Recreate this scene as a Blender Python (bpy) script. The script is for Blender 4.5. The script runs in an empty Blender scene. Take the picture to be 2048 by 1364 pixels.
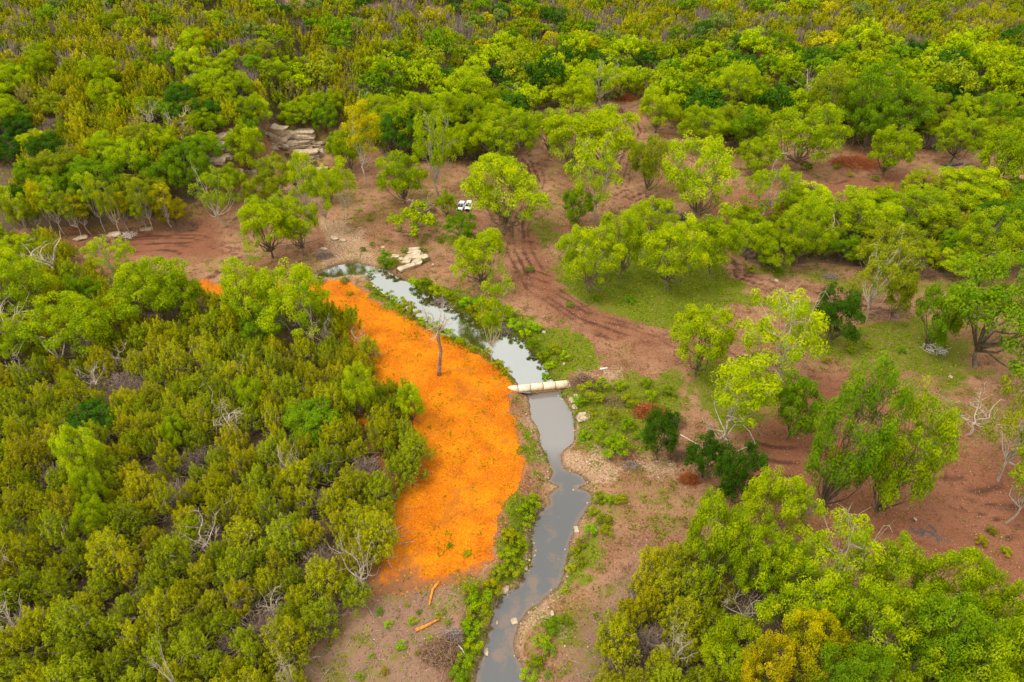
import bpy, math, random
import numpy as np
from mathutils import Vector

SC = bpy.context.scene
# ------------------------------------------------------------------ camera
CAM_H, PITCH, FOC = 75.0, math.radians(38), 1384.0
cd = bpy.data.cameras.new('camera'); cam = bpy.data.objects.new('camera', cd)
SC.collection.objects.link(cam); SC.camera = cam
cd.sensor_width = 36; cd.lens = 36 * FOC / 2048; cd.clip_start = 1; cd.clip_end = 9000
cam.location = (0, 0, CAM_H); cam.rotation_euler = (math.pi / 2 - PITCH, 0, 0)
# ------------------------------------------------------------------ sky
SUN_EL, SUN_AZ = math.radians(62), math.radians(-112)       # azimuth measured from +Y towards +X
W = bpy.data.worlds.new("World"); SC.world = W; W.use_nodes = True
nt = W.node_tree; nt.nodes.clear()
wo = nt.nodes.new('ShaderNodeOutputWorld'); wb = nt.nodes.new('ShaderNodeBackground')
sky = nt.nodes.new('ShaderNodeTexSky'); sky.sky_type = 'NISHITA'; sky.sun_disc = False
sky.sun_elevation = SUN_EL; sky.sun_rotation = SUN_AZ; sky.dust_density = 2.0; sky.altitude = 200
tc = nt.nodes.new('ShaderNodeTexCoord'); mp = nt.nodes.new('ShaderNodeMapping'); mp.inputs['Scale'].default_value = (1, 1, 2.2)
nz = nt.nodes.new('ShaderNodeTexNoise'); nz.inputs['Scale'].default_value = 2.2; nz.inputs['Detail'].default_value = 6
cr = nt.nodes.new('ShaderNodeValToRGB'); cr.color_ramp.elements[0].position = 0.30; cr.color_ramp.elements[0].color = (.72, .72, .72, 1)
cr.color_ramp.elements[1].position = 0.62; cr.color_ramp.elements[1].color = (1, 1, 1, 1)
mx = nt.nodes.new('ShaderNodeMixRGB'); mx.inputs[2].default_value = (9.1, 8.5, 7.6, 1)
L = nt.links.new
L(tc.outputs['Generated'], mp.inputs[0]); L(mp.outputs[0], nz.inputs['Vector']); L(nz.outputs['Fac'], cr.inputs[0])
L(cr.outputs[0], mx.inputs[0]); L(sky.outputs[0], mx.inputs[1]); L(mx.outputs[0], wb.inputs[0])
wb.inputs[1].default_value = 0.105; L(wb.outputs[0], wo.inputs[0])
# ------------------------------------------------------------------ sun
sl = bpy.data.lights.new('sun', 'SUN'); sl.energy = 1.4; sl.angle = math.radians(22); sl.color = (1, .92, .80)
so = bpy.data.objects.new('sun', sl); SC.collection.objects.link(so)
sd_ = Vector((math.sin(SUN_AZ) * math.cos(SUN_EL), math.cos(SUN_AZ) * math.cos(SUN_EL), math.sin(SUN_EL)))
so.rotation_euler = sd_.to_track_quat('Z', 'Y').to_euler(); so.location = (0, 60, 140)
# ------------------------------------------------------------------ exposure
SC.view_settings.view_transform = 'Standard'; SC.view_settings.look = 'None'
SC.view_settings.exposure = 1.14; SC.view_settings.gamma = 1
SC.render.engine = 'CYCLES'
cy = SC.cycles; cy.max_bounces = 6; cy.diffuse_bounces = 4; cy.glossy_bounces = 2; cy.transmission_bounces = 3
cy.transparent_max_bounces = 4; cy.caustics_reflective = False; cy.caustics_refractive = False
COL = SC.collection
RS = np.random.RandomState

# ================================================================== projection helpers
C3 = np.array([0, 0, CAM_H]); Fv = np.array([0, math.cos(PITCH), -math.sin(PITCH)])
Uv = np.array([0, math.sin(PITCH), math.cos(PITCH)]); Rv = np.array([1., 0, 0])
def ray(px, py):
    d = Fv + Rv * (px - 1024) / FOC + Uv * (682 - py) / FOC
    return d
def proj(x, y, z):
    """world -> photo pixel (2048 wide) and depth"""
    x, y, z = np.asarray(x, float), np.asarray(y, float), np.asarray(z, float) - CAM_H
    dp = y * Fv[1] + z * Fv[2]; up = y * Uv[1] + z * Uv[2]
    dp = np.where(dp < 1, 1, dp)
    return 1024 + FOC * x / dp, 682 - FOC * up / dp, dp
def Pz(px, py, z=0.0):
    d = ray(px, py); t = (z - CAM_H) / d[2]
    return (C3 + d * t)[:2]

def inpoly(x, y, P):
    x = np.asarray(x, float); y = np.asarray(y, float); r = np.zeros(x.shape, bool)
    n = len(P)
    for i in range(n):
        x1, y1 = P[i]; x2, y2 = P[(i + 1) % n]
        if y1 == y2: continue
        c = ((y1 > y) != (y2 > y)) & (x < (x2 - x1) * (y - y1) / (y2 - y1) + x1)
        r ^= c
    return r
def sdist(x, y, P, closed=True):
    """signed distance, positive outside"""
    x = np.asarray(x, float); y = np.asarray(y, float); d = np.full(x.shape, 1e9)
    n = len(P)
    for i in range(n if closed else n - 1):
        ax, ay = P[i]; bx, by = P[(i + 1) % n]
        vx, vy = bx - ax, by - ay; L2 = vx * vx + vy * vy + 1e-9
        t = np.clip(((x - ax) * vx + (y - ay) * vy) / L2, 0, 1)
        d = np.minimum(d, np.hypot(x - ax - t * vx, y - ay - t * vy))
    return np.where(inpoly(x, y, P), -d, d) if closed else d
def sstep(t): t = np.clip(t, 0, 1); return t * t * (3 - 2 * t)

def vnoise(x, y, s, seed=0):
    """smooth value noise in -1..1"""
    x = np.asarray(x, float) / s + seed * 17.3; y = np.asarray(y, float) / s + seed * 9.1
    xi = np.floor(x).astype(np.int64); yi = np.floor(y).astype(np.int64); fx = sstep(x - xi); fy = sstep(y - yi)
    def h(a, b):
        n = (a * 374761393 + b * 668265263 + seed * 974634777) & 0xffffffff
        n = ((n ^ (n >> 13)) * 1274126177) & 0xffffffff
        return ((n ^ (n >> 16)) & 0xffff) / 32767.5 - 1
    return (h(xi, yi) * (1 - fx) + h(xi + 1, yi) * fx) * (1 - fy) + (h(xi, yi + 1) * (1 - fx) + h(xi + 1, yi + 1) * fx) * fy
def fbm(x, y, s, seed=0, o=3):
    r = 0; a = 1; t = 0
    for i in range(o):
        r = r + a * vnoise(x, y, s / 2 ** i, seed + i); t += a; a *= .55
    return r / t

# ================================================================== terrain shape
ZU, ZL = -0.9, -1.7        # water levels above and below the weir
UP = [(738, 560), (741, 552), (760, 546), (780, 546), (795, 553), (820, 566), (834, 581), (871, 593), (916, 622), (970, 647), (1015, 664),
      (1042, 678), (1066, 709), (1097, 746), (1104, 764), (1098, 776), (1040, 782), (1030, 758), (1001, 726), (967, 700), (926, 680), (885, 661), (823, 629), (793, 606), (762, 584)]
UP2 = [(628, 553), (640, 542), (680, 529), (715, 524), (745, 533), (775, 540), (782, 549), (760, 549), (735, 551), (700, 552), (670, 556)]
LO = [(1054, 786), (1060, 810), (1064, 838), (1080, 868), (1090, 905), (1100, 928), (1106, 944), (1098, 962), (1120, 974), (1098, 990), (1101, 1010), (1076, 1030),
      (1059, 1069), (1066, 1100), (1063, 1130), (1039, 1171), (994, 1200), (985, 1240), (967, 1294), (953, 1364), (930, 1470), (890, 1620),
      (1010, 1620), (1040, 1470), (1046, 1364), (1042, 1330), (1024, 1290), (1032, 1257), (1056, 1218), (1112, 1176), (1124, 1151), (1134, 1103), (1148, 1062), (1165, 1028),
      (1186, 1000), (1176, 984), (1150, 976), (1176, 966), (1158, 950), (1128, 938), (1122, 905), (1138, 892), (1148, 866), (1145, 828), (1128, 800), (1121, 780)]
wU = [Pz(a, b, ZU) for a, b in UP]; wU2 = [Pz(a, b, ZU) for a, b in UP2]; wL = [Pz(a, b, ZL) for a, b in LO]
def densify(P, k=3, amp=.35, seed=3):
    r = RS(seed); out = []
    n = len(P)
    for i in range(n):
        a = np.array(P[i]); b = np.array(P[(i + 1) % n]); m = max(1, min(k, int(np.hypot(*(b - a)) / 1.2)))
        for j in range(m):
            q = a + (b - a) * j / m
            out.append(tuple(q + (r.uniform(-amp, amp, 2) if j else 0)))
    return out
wU, wU2, wL = densify(wU), densify(wU2), densify(wL, amp=.28)

FOOT = [(-1200, 500), (-300, 480), (0, 475), (200, 462), (400, 435), (480, 370), (540, 308), (600, 302), (700, 290), (800, 250), (950, 215), (1150, 190), (1300, 180), (1500, 230), (1700, 290), (1900, 320), (2048, 325), (2600, 325)]
fw = np.array([Pz(a, b) for a, b in FOOT]); fw = fw[np.argsort(fw[:, 0])]
def hill(x, y):
    x = np.asarray(x, float); y = np.asarray(y, float)
    t = y - np.interp(x, fw[:, 0], fw[:, 1])
    left = sstep((-x + 10) / 60)
    h = np.where(t > 0, np.minimum(t, 90) * (.13 + .13 * left) + np.clip(t - 90, 0, 700) * .10, 0)
    h = h * sstep(t / 14) + left * 2.6 * sstep(t / 3.0)
    h = h + sstep(t / 40) * 1.8 * fbm(x, y, 45, 5)
    return h
def chan(x, y):
    """channel: (signed distance to nearest water, height factor)"""
    du = np.minimum(sdist(x, y, wU), sdist(x, y, wU2)); dl = sdist(x, y, wL)
    return du, dl
def height(x, y):
    x = np.asarray(x, float); y = np.asarray(y, float)
    h = hill(x, y); sh = x.shape; xf, yf = x.ravel(), y.ravel(); hf = np.array(h, float).ravel() + .22 * fbm(xf, yf, 14, 2)
    m = (xf > -60) & (xf < 40) & (yf > 5) & (yf < 140)
    if m.any():
        du, dl = chan(xf[m], yf[m]); n = fbm(xf[m], yf[m], 2.2, 8)
        hh = hf[m]
        wu = 1.5 + .5 * n; wl = 4.2 + 1.2 * n
        pu = np.where(du > 0, ZU + (hh - ZU) * sstep(du / wu) ** .8, ZU - .7 * sstep(-du / 1.2) - .02)
        pl = np.where(dl > 0, ZL + (hh - ZL) * sstep(dl / wl) ** .75, ZL - .35 * sstep(-dl / 1.5) - .02)
        hf[m] = np.minimum(np.minimum(pu, pl), hh)
    return hf.reshape(sh)
def H(x, y): return float(height(np.array([x]), np.array([y]))[0])
def G(px, py, full=True):
    d = ray(px, py); t = np.concatenate([np.arange(30, 170, .25), np.arange(170, 1200, 1.)])
    X, Y, Z = d[0] * t, d[1] * t, CAM_H + d[2] * t
    h = (height if full else hill)(X, Y)
    below = np.nonzero(Z < h)[0]
    i = below[0] if len(below) else len(t) - 1
    if i == 0: return X[0], Y[0], h[0]
    a = Z[i - 1] - h[i - 1]; b = h[i] - Z[i]; k = a / (a + b + 1e-9)
    x = X[i - 1] + (X[i] - X[i - 1]) * k; y = Y[i - 1] + (Y[i] - Y[i - 1]) * k
    return float(x), float(y), H(x, y)
def GP(P, full=False): return [G(a, b, full)[:2] for a, b in P]

# ================================================================== object helpers
def setp(o, label=None, cat=None, group=None, kind=None):
    if label: o['label'] = label
    if cat: o['category'] = cat
    if group: o['group'] = group
    if kind: o['kind'] = kind
    return o
def mesh(name, V, F=None, mats=(), attrs=None, loops=None, starts=None, smooth=False, midx=None):
    """F: array (n,k) of equal sized faces, or loops/starts for mixed faces"""
    m = bpy.data.meshes.new(name); V = np.asarray(V, np.float32)
    if F is not None:
        F = np.asarray(F, np.int32); n, k = F.shape; loops = F.ravel(); starts = np.arange(n, dtype=np.int32) * k
    else:
        loops = np.asarray(loops, np.int32); starts = np.asarray(starts, np.int32); n = len(starts)
    m.vertices.add(len(V)); m.vertices.foreach_set('co', V.ravel())
    m.loops.add(len(loops)); m.loops.foreach_set('vertex_index', loops)
    m.polygons.add(n); m.polygons.foreach_set('loop_start', starts)
    if smooth: m.polygons.foreach_set('use_smooth', np.ones(n, bool))
    if midx is not None: m.polygons.foreach_set('material_index', np.asarray(midx, np.int32))
    for a, v in (attrs or {}).items():
        v = np.asarray(v, np.float32)
        if v.ndim == 1:
            at = m.attributes.new(a, 'FLOAT', 'POINT'); at.data.foreach_set('value', v)
        else:
            at = m.attributes.new(a, 'FLOAT_COLOR', 'POINT')
            if v.shape[1] == 3: v = np.concatenate([v, np.ones((len(v), 1), np.float32)], 1)
            at.data.foreach_set('color', v.ravel())
    m.update(calc_edges=True); m.validate()
    for q in (mats if isinstance(mats, (list, tuple)) else [mats]): m.materials.append(q)
    return m
def link(name, me, parent=None, color=None):
    o = bpy.data.objects.new(name, me); COL.objects.link(o)
    if parent: o.parent = parent
    if color is not None: o.color = (*color, 1)
    return o
def empty(name, loc, rz=0, sc=(1, 1, 1)):
    o = bpy.data.objects.new(name, None); COL.objects.link(o); o.location = loc; o.rotation_euler = (0, 0, rz); o.scale = sc
    o.empty_display_size = .5
    return o
class MB:
    """collects polygons of any size"""
    def __init__(s): s.V = []; s.L = []; s.S = []; s.n = 0; s.nl = 0; s.M = []
    def add(s, V, faces, mi=0):
        s.V.append(np.asarray(V, float).reshape(-1, 3))
        for f in faces:
            s.S.append(s.nl); s.L.extend([i + s.n for i in f]); s.nl += len(f); s.M.append(mi)
        s.n += len(s.V[-1])
    def box(s, c, size, rot=None, taper=(1, 1), mi=0):
        a, b, h = [q / 2 for q in size]; tx, ty = taper
        v = np.array([(-a, -b, -h), (a, -b, -h), (a, b, -h), (-a, b, -h), (-a * tx, -b * ty, h), (a * tx, -b * ty, h), (a * tx, b * ty, h), (-a * tx, b * ty, h)])
        if rot is not None: v = v @ np.array(rot).T
        s.add(v + np.array(c), [(3, 2, 1, 0), (4, 5, 6, 7), (0, 1, 5, 4), (1, 2, 6, 5), (2, 3, 7, 6), (3, 0, 4, 7)], mi)
    def tube(s, P, R, k=6, cap=True, mi=0):
        P = np.asarray(P, float); n = len(P); R = np.broadcast_to(R, (n,)) if np.ndim(R) == 0 else np.asarray(R, float)
        T = np.gradient(P, axis=0); T /= np.linalg.norm(T, axis=1)[:, None] + 1e-9
        ref = np.array([0, 0, 1.]) if abs(T[:, 2]).mean() < .8 else np.array([1., 0, 0])
        A = np.cross(T, ref); A /= np.linalg.norm(A, axis=1)[:, None] + 1e-9; B = np.cross(T, A)
        th = np.arange(k) * 2 * math.pi / k
        V = P[:, None] + R[:, None, None] * (np.cos(th)[None, :, None] * A[:, None] + np.sin(th)[None, :, None] * B[:, None])
        F = [(i * k + j, i * k + (j + 1) % k, (i + 1) * k + (j + 1) % k, (i + 1) * k + j) for i in range(n - 1) for j in range(k)]
        if cap: F += [tuple(range(k))[::-1], tuple((n - 1) * k + j for j in range(k))]
        s.add(V.reshape(-1, 3), F, mi)
    def mesh(s, name, mats, smooth=False):
        return mesh(name, np.concatenate(s.V), None, mats, None, s.L, s.S, smooth, s.M)

# ================================================================== materials
def mat(name):
    m = bpy.data.materials.new(name); m.use_nodes = True; t = m.node_tree; t.nodes.clear()
    o = t.nodes.new('ShaderNodeOutputMaterial')
    return m, t, o
def N(t, typ, **kw):
    n = t.nodes.new(typ)
    for k, v in kw.items():
        if k in n.inputs: n.inputs[k].default_value = v
        else: setattr(n, k, v)
    return n
def mixc(t, f, a, b, mode='MIX'):
    n = t.nodes.new('ShaderNodeMixRGB'); n.blend_type = mode
    for i, v in enumerate((f, a, b)):
        if hasattr(v, 'is_output'): t.links.new(v, n.inputs[i])
        elif i == 0: n.inputs[0].default_value = v
        else: n.inputs[i].default_value = (*v, 1)
    return n.outputs[0]
def noise(t, scale, detail=4, rough=.6, vec=None, dist=0):
    n = N(t, 'ShaderNodeTexNoise', Scale=scale, Detail=detail, Roughness=rough, Distortion=dist)
    if vec is not None: t.links.new(vec, n.inputs['Vector'])
    return n.outputs['Fac']
def ramp(t, fac, a, b, va=0., vb=1.):
    n = N(t, 'ShaderNodeMapRange', interpolation_type='SMOOTHSTEP'); t.links.new(fac, n.inputs[0])
    n.inputs[1].default_value = a; n.inputs[2].default_value = b; n.inputs[3].default_value = va; n.inputs[4].default_value = vb
    return n.outputs[0]
def math_(t, op, a, b=0.):
    n = t.nodes.new('ShaderNodeMath'); n.operation = op
    for i, v in enumerate((a, b)):
        if hasattr(v, 'is_output'): t.links.new(v, n.inputs[i])
        else: n.inputs[i].default_value = v
    return n.outputs[0]
def attr(t, name): return t.nodes.new('ShaderNodeAttribute')
def attrf(t, name):
    n = t.nodes.new('ShaderNodeAttribute'); n.attribute_name = name; return n.outputs['Fac']
def attrc(t, name):
    n = t.nodes.new('ShaderNodeAttribute'); n.attribute_name = name; return n.outputs['Color']
def objv(t):
    return t.nodes.new('ShaderNodeTexCoord').outputs['Object']
def bsdf(t, o, col, rough=.9, spec=.2, bump=None, bs=.3, bd=.05, metal=0):
    b = N(t, 'ShaderNodeBsdfPrincipled', Roughness=rough, Metallic=metal); b.inputs['Specular IOR Level'].default_value = spec
    if hasattr(col, 'is_output'): t.links.new(col, b.inputs['Base Color'])
    else: b.inputs['Base Color'].default_value = (*col, 1)
    if bump is not None:
        n = N(t, 'ShaderNodeBump', Strength=bs, Distance=bd); t.links.new(bump, n.inputs['Height']); t.links.new(n.outputs[0], b.inputs['Normal'])
    t.links.new(b.outputs[0], o.inputs[0]); return b

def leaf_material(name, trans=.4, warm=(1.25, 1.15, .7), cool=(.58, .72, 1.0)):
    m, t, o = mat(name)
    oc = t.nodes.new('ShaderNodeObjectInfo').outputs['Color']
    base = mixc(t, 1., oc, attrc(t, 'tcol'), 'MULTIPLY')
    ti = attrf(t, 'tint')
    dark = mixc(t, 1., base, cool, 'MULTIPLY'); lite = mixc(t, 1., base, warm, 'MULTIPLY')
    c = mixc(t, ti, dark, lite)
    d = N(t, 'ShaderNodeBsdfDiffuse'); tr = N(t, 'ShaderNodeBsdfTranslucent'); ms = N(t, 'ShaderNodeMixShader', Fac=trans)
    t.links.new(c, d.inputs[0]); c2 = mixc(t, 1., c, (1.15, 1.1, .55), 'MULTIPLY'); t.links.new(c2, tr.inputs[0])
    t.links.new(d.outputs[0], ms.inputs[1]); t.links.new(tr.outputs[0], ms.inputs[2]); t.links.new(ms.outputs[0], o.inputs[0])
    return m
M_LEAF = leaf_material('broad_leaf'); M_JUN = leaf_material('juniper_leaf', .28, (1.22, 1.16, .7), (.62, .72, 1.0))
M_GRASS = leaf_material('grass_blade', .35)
def bark_material(name, a, b):
    m, t, o = mat(name); oc = t.nodes.new('ShaderNodeObjectInfo').outputs['Color']
    n = noise(t, 3, 5, .7, objv(t)); c = mixc(t, ramp(t, n, .35, .65), a, b)
    c = mixc(t, 1., c, oc, 'MULTIPLY'); bsdf(t, o, c, .9, .15, n, .5, .03); return m
M_BARK = bark_material('bark', (.11, .075, .05), (.24, .19, .14))
M_DEAD = bark_material('dead_wood', (.30, .24, .19), (.52, .45, .37))
M_TWIG = bark_material('grey_twig', (.17, .125, .11), (.36, .285, .25))

def rock_material(name, a, b, c):
    m, t, o = mat(name); v = objv(t); n = noise(t, 1.4, 6, .65, v); n2 = noise(t, 7, 4, .7, v)
    k = mixc(t, ramp(t, n, .35, .68), a, b); k = mixc(t, ramp(t, n2, .6, .72), k, c)
    bsdf(t, o, k, .9, .2, n2, .6, .06); return m
M_ROCK = rock_material('limestone', (.30, .22, .15), (.50, .40, .29), (.13, .075, .04))
M_PALE = rock_material('pale_limestone', (.30, .23, .155), (.48, .40, .29), (.18, .115, .06))

def ground_mat(kind):
    m, t, o = mat(kind + '_surface'); v = objv(t)
    nb = noise(t, .09, 5, .6, v); nm = noise(t, .55, 5, .65, v); nf = noise(t, 3.2, 5, .75, v); ns = noise(t, 9, 2, .6, v)
    dirt = mixc(t, ramp(t, nb, .35, .65), (.170, .074, .040), (.310, .172, .103))
    dirt = mixc(t, ramp(t, nm, .50, .62), dirt, (.115, .048, .026))
    dirt = mixc(t, ramp(t, nf, .40, .75, 0, .8), dirt, (.34, .19, .105))
    dirt = mixc(t, ramp(t, nf, .47, .34, 0, .85), dirt, (.07, .032, .018))
    dirt = mixc(t, ramp(t, ns, .66, .72, 0, .75), dirt, (.42, .30, .19))
    # bulldozer rut stripes
    ge = attrf(t, 'grass'); li = attrf(t, 'litter'); gr = attrf(t, 'gravel'); ash = math_(t, 'SUBTRACT', attrf(t, 'ash'), ramp(t, nm, .40, .62, 0, .55)); tk = attrf(t, 'track'); rb = attrf(t, 'pinkdirt')
    dirt = mixc(t, math_(t, 'MULTIPLY', attrf(t, 'soil'), .75), dirt, mixc(t, nf, (.11, .042, .022), (.26, .10, .055))); dirt = mixc(t, ramp(t, math_(t, 'ADD', tk, math_(t, 'MULTIPLY', math_(t, 'SUBTRACT', nm, .5), .6)), .25, .75, 0, .9), dirt, (.075, .032, .022))
    dirt = mixc(t, math_(t, 'MULTIPLY', rb, ramp(t, nf, .35, .7, .55, .95)), dirt, (.215, .135, .100))
    gcol = mixc(t, ramp(t, nf, .35, .65), (.070, .115, .006), (.160, .190, .008))
    gcol = mixc(t, ramp(t, nm, .5, .68, 0, .7), gcol, (.16, .12, .02))
    gf = math_(t, 'MULTIPLY', ge, 1.0); gsum = math_(t, 'ADD', gf, math_(t, 'MULTIPLY', math_(t, 'SUBTRACT', nf, .5), 2.2))
    gsum = math_(t, 'ADD', gsum, math_(t, 'MULTIPLY', math_(t, 'SUBTRACT', nm, .5), 1.2))
    c = mixc(t, ramp(t, gsum, .47, .62), dirt, gcol)
    lit = mixc(t, nf, (.075, .050, .030), (.170, .120, .075))
    lsum = math_(t, 'ADD', li, math_(t, 'MULTIPLY', math_(t, 'SUBTRACT', nm, .5), 1.0))
    c = mixc(t, ramp(t, lsum, .4, .7), c, lit)
    gv = mixc(t, ramp(t, nf, .35, .65), (.25, .15, .085), (.42, .30, .19)); gv = mixc(t, ramp(t, ns, .58, .7), gv, (.12, .06, .035))
    gvs = math_(t, 'ADD', gr, math_(t, 'MULTIPLY', math_(t, 'SUBTRACT', nf, .5), 1.0))
    c = mixc(t, ramp(t, gvs, .35, .75, 0, .92), c, gv)
    c = mixc(t, attrf(t, 'wet'), c, mixc(t, nf, (.045, .026, .014), (.12, .075, .045)))
    asum = math_(t, 'ADD', ash, math_(t, 'MULTIPLY', math_(t, 'SUBTRACT', nf, .5), 1.2))
    c = mixc(t, ramp(t, asum, .45, .75, 0, .9), c, mixc(t, nm, (.03, .026, .03), (.12, .105, .11)))
    st = attrf(t, 'stain'); ssum = math_(t, 'ADD', st, math_(t, 'MULTIPLY', math_(t, 'SUBTRACT', nf, .5), 1.5))
    c = mixc(t, ramp(t, ssum, .45, .85, 0, .95), c, mixc(t, nf, (.30, .085, .006), (.50, .18, .01)))
    bsdf(t, o, c, .95, .1, nf, 1., .22); return m

# ================================================================== zones (drawn on the photo, laid on the ground)
MULCH = [(392, 566), (420, 598), (470, 600), (560, 600), (640, 600), (672, 625), (690, 700), (700, 800), (740, 880), (780, 980), (760, 1060), (745, 1140), (740, 1190), (800, 1182), (852, 1176),
         (905, 1165), (950, 1148), (985, 1118), (985, 1075), (998, 1030), (1012, 1000), (1036, 966), (1044, 930), (1036, 880), (1030, 850), (1018, 812), (1014, 786),
         (1030, 776), (1020, 762), (1000, 738), (962, 716), (925, 694), (880, 668), (826, 641), (790, 622), (756, 608), (726, 585), (702, 566), (640, 562), (560, 570), (470, 575), (432, 570), (410, 560)]
wM = densify(GP(MULCH), 5, .5, 7)
TRACKS = [([(1040, 300), (1060, 330), (1070, 360), (1060, 400), (1035, 450), (1038, 500), (1075, 570), (1180, 640), (1320, 682), (1450, 710), (1600, 752), (1720, 820), (1850, 905), (2060, 1040), (2400, 1150)], 3.6),
          ([(1240, 200), (1275, 260), (1245, 330), (1235, 380), (1300, 400), (1420, 470), (1480, 552), (1620, 588), (1760, 612), (1900, 605), (2100, 590), (2500, 590)], 3.0),
          ([(150, 495), (260, 485), (380, 480), (460, 500), (480, 530), (430, 560), (400, 580)], 3.0)]
wT = [(GP(p), w) for p, w in TRACKS]
GRASS = [
 [(1090, 545), (1130, 500), (1200, 470), (1340, 460), (1460, 500), (1480, 560), (1500, 600), (1430, 625), (1340, 655), (1250, 640), (1180, 618), (1120, 596)],
 [(815, 552), (850, 556), (900, 572), (960, 592), (1030, 620), (1090, 655), (1170, 690), (1200, 715), (1190, 740), (1110, 770), (1066, 715), (1040, 685), (1010, 672), (960, 650), (916, 628), (871, 600), (834, 586)],
 [(725, 565), (745, 560), (765, 585), (800, 600), (830, 620), (880, 650), (935, 676), (970, 695), (1003, 722), (1030, 755), (1022, 764), (995, 738), (960, 714), (920, 692), (860, 664), (810, 640), (760, 618), (735, 596)],
 [(1130, 775), (1200, 770), (1250, 745), (1350, 740), (1400, 790), (1360, 850), (1300, 900), (1260, 905), (1190, 915), (1160, 880), (1150, 830), (1125, 800)],
 [(1380, 720), (1470, 720), (1590, 760), (1640, 800), (1600, 850), (1500, 870), (1430, 860), (1390, 800)],
 [(1590, 640), (1700, 650), (1830, 640), (1900, 680), (1960, 740), (1900, 780), (1830, 760), (1780, 735), (1720, 720), (1640, 722), (1585, 700)],
 [(1470, 520), (1560, 520), (1700, 560), (1800, 570), (1900, 560), (1960, 580), (1880, 590), (1760, 595), (1620, 565), (1500, 548)],
 [(1460, 575), (1560, 595), (1640, 612), (1620, 640), (1540, 620), (1470, 605)],
 [(1040, 850), (1070, 870), (1092, 905), (1085, 918), (1050, 890)],
 [(1005, 985), (1085, 985), (1090, 1020), (1066, 1060), (1070, 1120), (1045, 1165), (1000, 1200), (985, 1250), (960, 1320), (945, 1370), (920, 1450), (880, 1450), (905, 1330), (930, 1270), (915, 1190), (950, 1150), (990, 1120), (990, 1060)],
 [(1190, 985), (1255, 985), (1250, 1010), (1225, 1060), (1210, 1100), (1150, 1130), (1130, 1165), (1115, 1180), (1135, 1100), (1160, 1045)],
 [(1080, 1235), (1130, 1225), (1120, 1280), (1070, 1350), (1050, 1420), (1030, 1420), (1050, 1330)],
 [(437, 492), (500, 498), (525, 520), (480, 526), (440, 512)],
 [(1030, 440), (1100, 440), (1120, 470), (1090, 500), (1040, 480)],
 [(885, 478), (930, 478), (930, 505), (890, 500)], [(765, 505), (795, 500), (800, 530), (770, 545), (748, 530)],
 [(560, 330), (720, 370), (740, 390), (640, 400), (560, 380)],
 [(1300, 370), (1380, 420), (1330, 420), (1270, 390)],
 [(1950, 1040), (2048, 1030), (2200, 1060), (2200, 1160), (2048, 1120), (1960, 1090)],
 [(1300, 960), (1420, 1000), (1400, 1060), (1290, 1060), (1240, 1010)],
]
GSTR = [.85, 1., 1., .75, .75, .72, .62, .8, .95, .9, .75, .8, 1., .62, .85, .7, .42, .5, .5, .45]
wG = [GP(p) for p in GRASS]
F_L = [(-1500, 472), (0, 474), (105, 488), (140, 525), (200, 556), (300, 578), (390, 606), (430, 622), (470, 605), (540, 598), (600, 612), (650, 632), (705, 662), (745, 712), (765, 765), (830, 828), (840, 890), (832, 950), (800, 1015), (772, 1075), (755, 1135), (715, 1205), (670, 1240), (620, 1290), (600, 1400), (590, 1700), (-1800, 1900)]
F_B = [(-1500, -90), (-1500, 480), (0, 462), (180, 452), (330, 430), (400, 398), (425, 350), (428, 262), (530, 252), (650, 254), (700, 258), (790, 330), (870, 320), (960, 320), (1060, 290), (1060, 225), (1130, 215), (1225, 205), (1290, 190), (1330, 240), (1400, 285), (1480, 290), (1560, 250), (1690, 290), (1830, 300), (1960, 300), (2048, 315), (3400, 330), (3400, -90)]
F_R = [(1450, 490), (1500, 450), (1600, 430), (1700, 415), (1850, 400), (1980, 385), (2400, 390), (3000, 560), (2300, 560), (2048, 540), (1950, 560), (1800, 545), (1640, 525), (1520, 535)]
F_S = [(1300, 1110), (1400, 1100), (1500, 1130), (1600, 1190), (1750, 1260), (1880, 1300), (2048, 1330), (2500, 1380), (2700, 1900), (1150, 1900), (1190, 1420), (1230, 1290), (1260, 1170)]
HOLES = [[(560, -20), (645, -20), (625, 22), (580, 24)], [(712, 16), (780, 8), (792, 22), (735, 28)], [(822, 24), (860, 16), (905, 18), (900, 40), (850, 44)], [(280, 84), (350, 74), (352, 106), (305, 110)], [(1490, -20), (1540, -20), (1530, 12), (1500, 12)]]
GRAVEL = [[(1075, 785), (1050, 800), (1010, 800), (1040, 860), (1090, 920), (1060, 960), (1040, 1000), (1100, 1010), (1140, 1000), (1200, 985), (1320, 960), (1380, 930), (1340, 900), (1230, 905), (1160, 880), (1160, 830), (1130, 790)],
          [(640, 440), (720, 430), (730, 500), (760, 540), (700, 560), (640, 570), (620, 540), (640, 500)],
          [(1020, 1180), (1110, 1180), (1060, 1240), (1060, 1320), (1050, 1364), (1020, 1290), (1000, 1230)],
          [(560, 370), (640, 370), (640, 400), (580, 410)], [(1850, 330), (1960, 300), (1980, 330), (1880, 345)], [(1160, 740), (1230, 745), (1230, 775), (1150, 760)]]
PINK = [[(640, 1260), (700, 1210), (800, 1180), (900, 1160), (930, 1200), (925, 1260), (900, 1330), (870, 1450), (560, 1500), (560, 1364)],
        [(1180, 1230), (1300, 1090), (1260, 1300), (1200, 1420), (1120, 1420), (1130, 1300)]]
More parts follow.
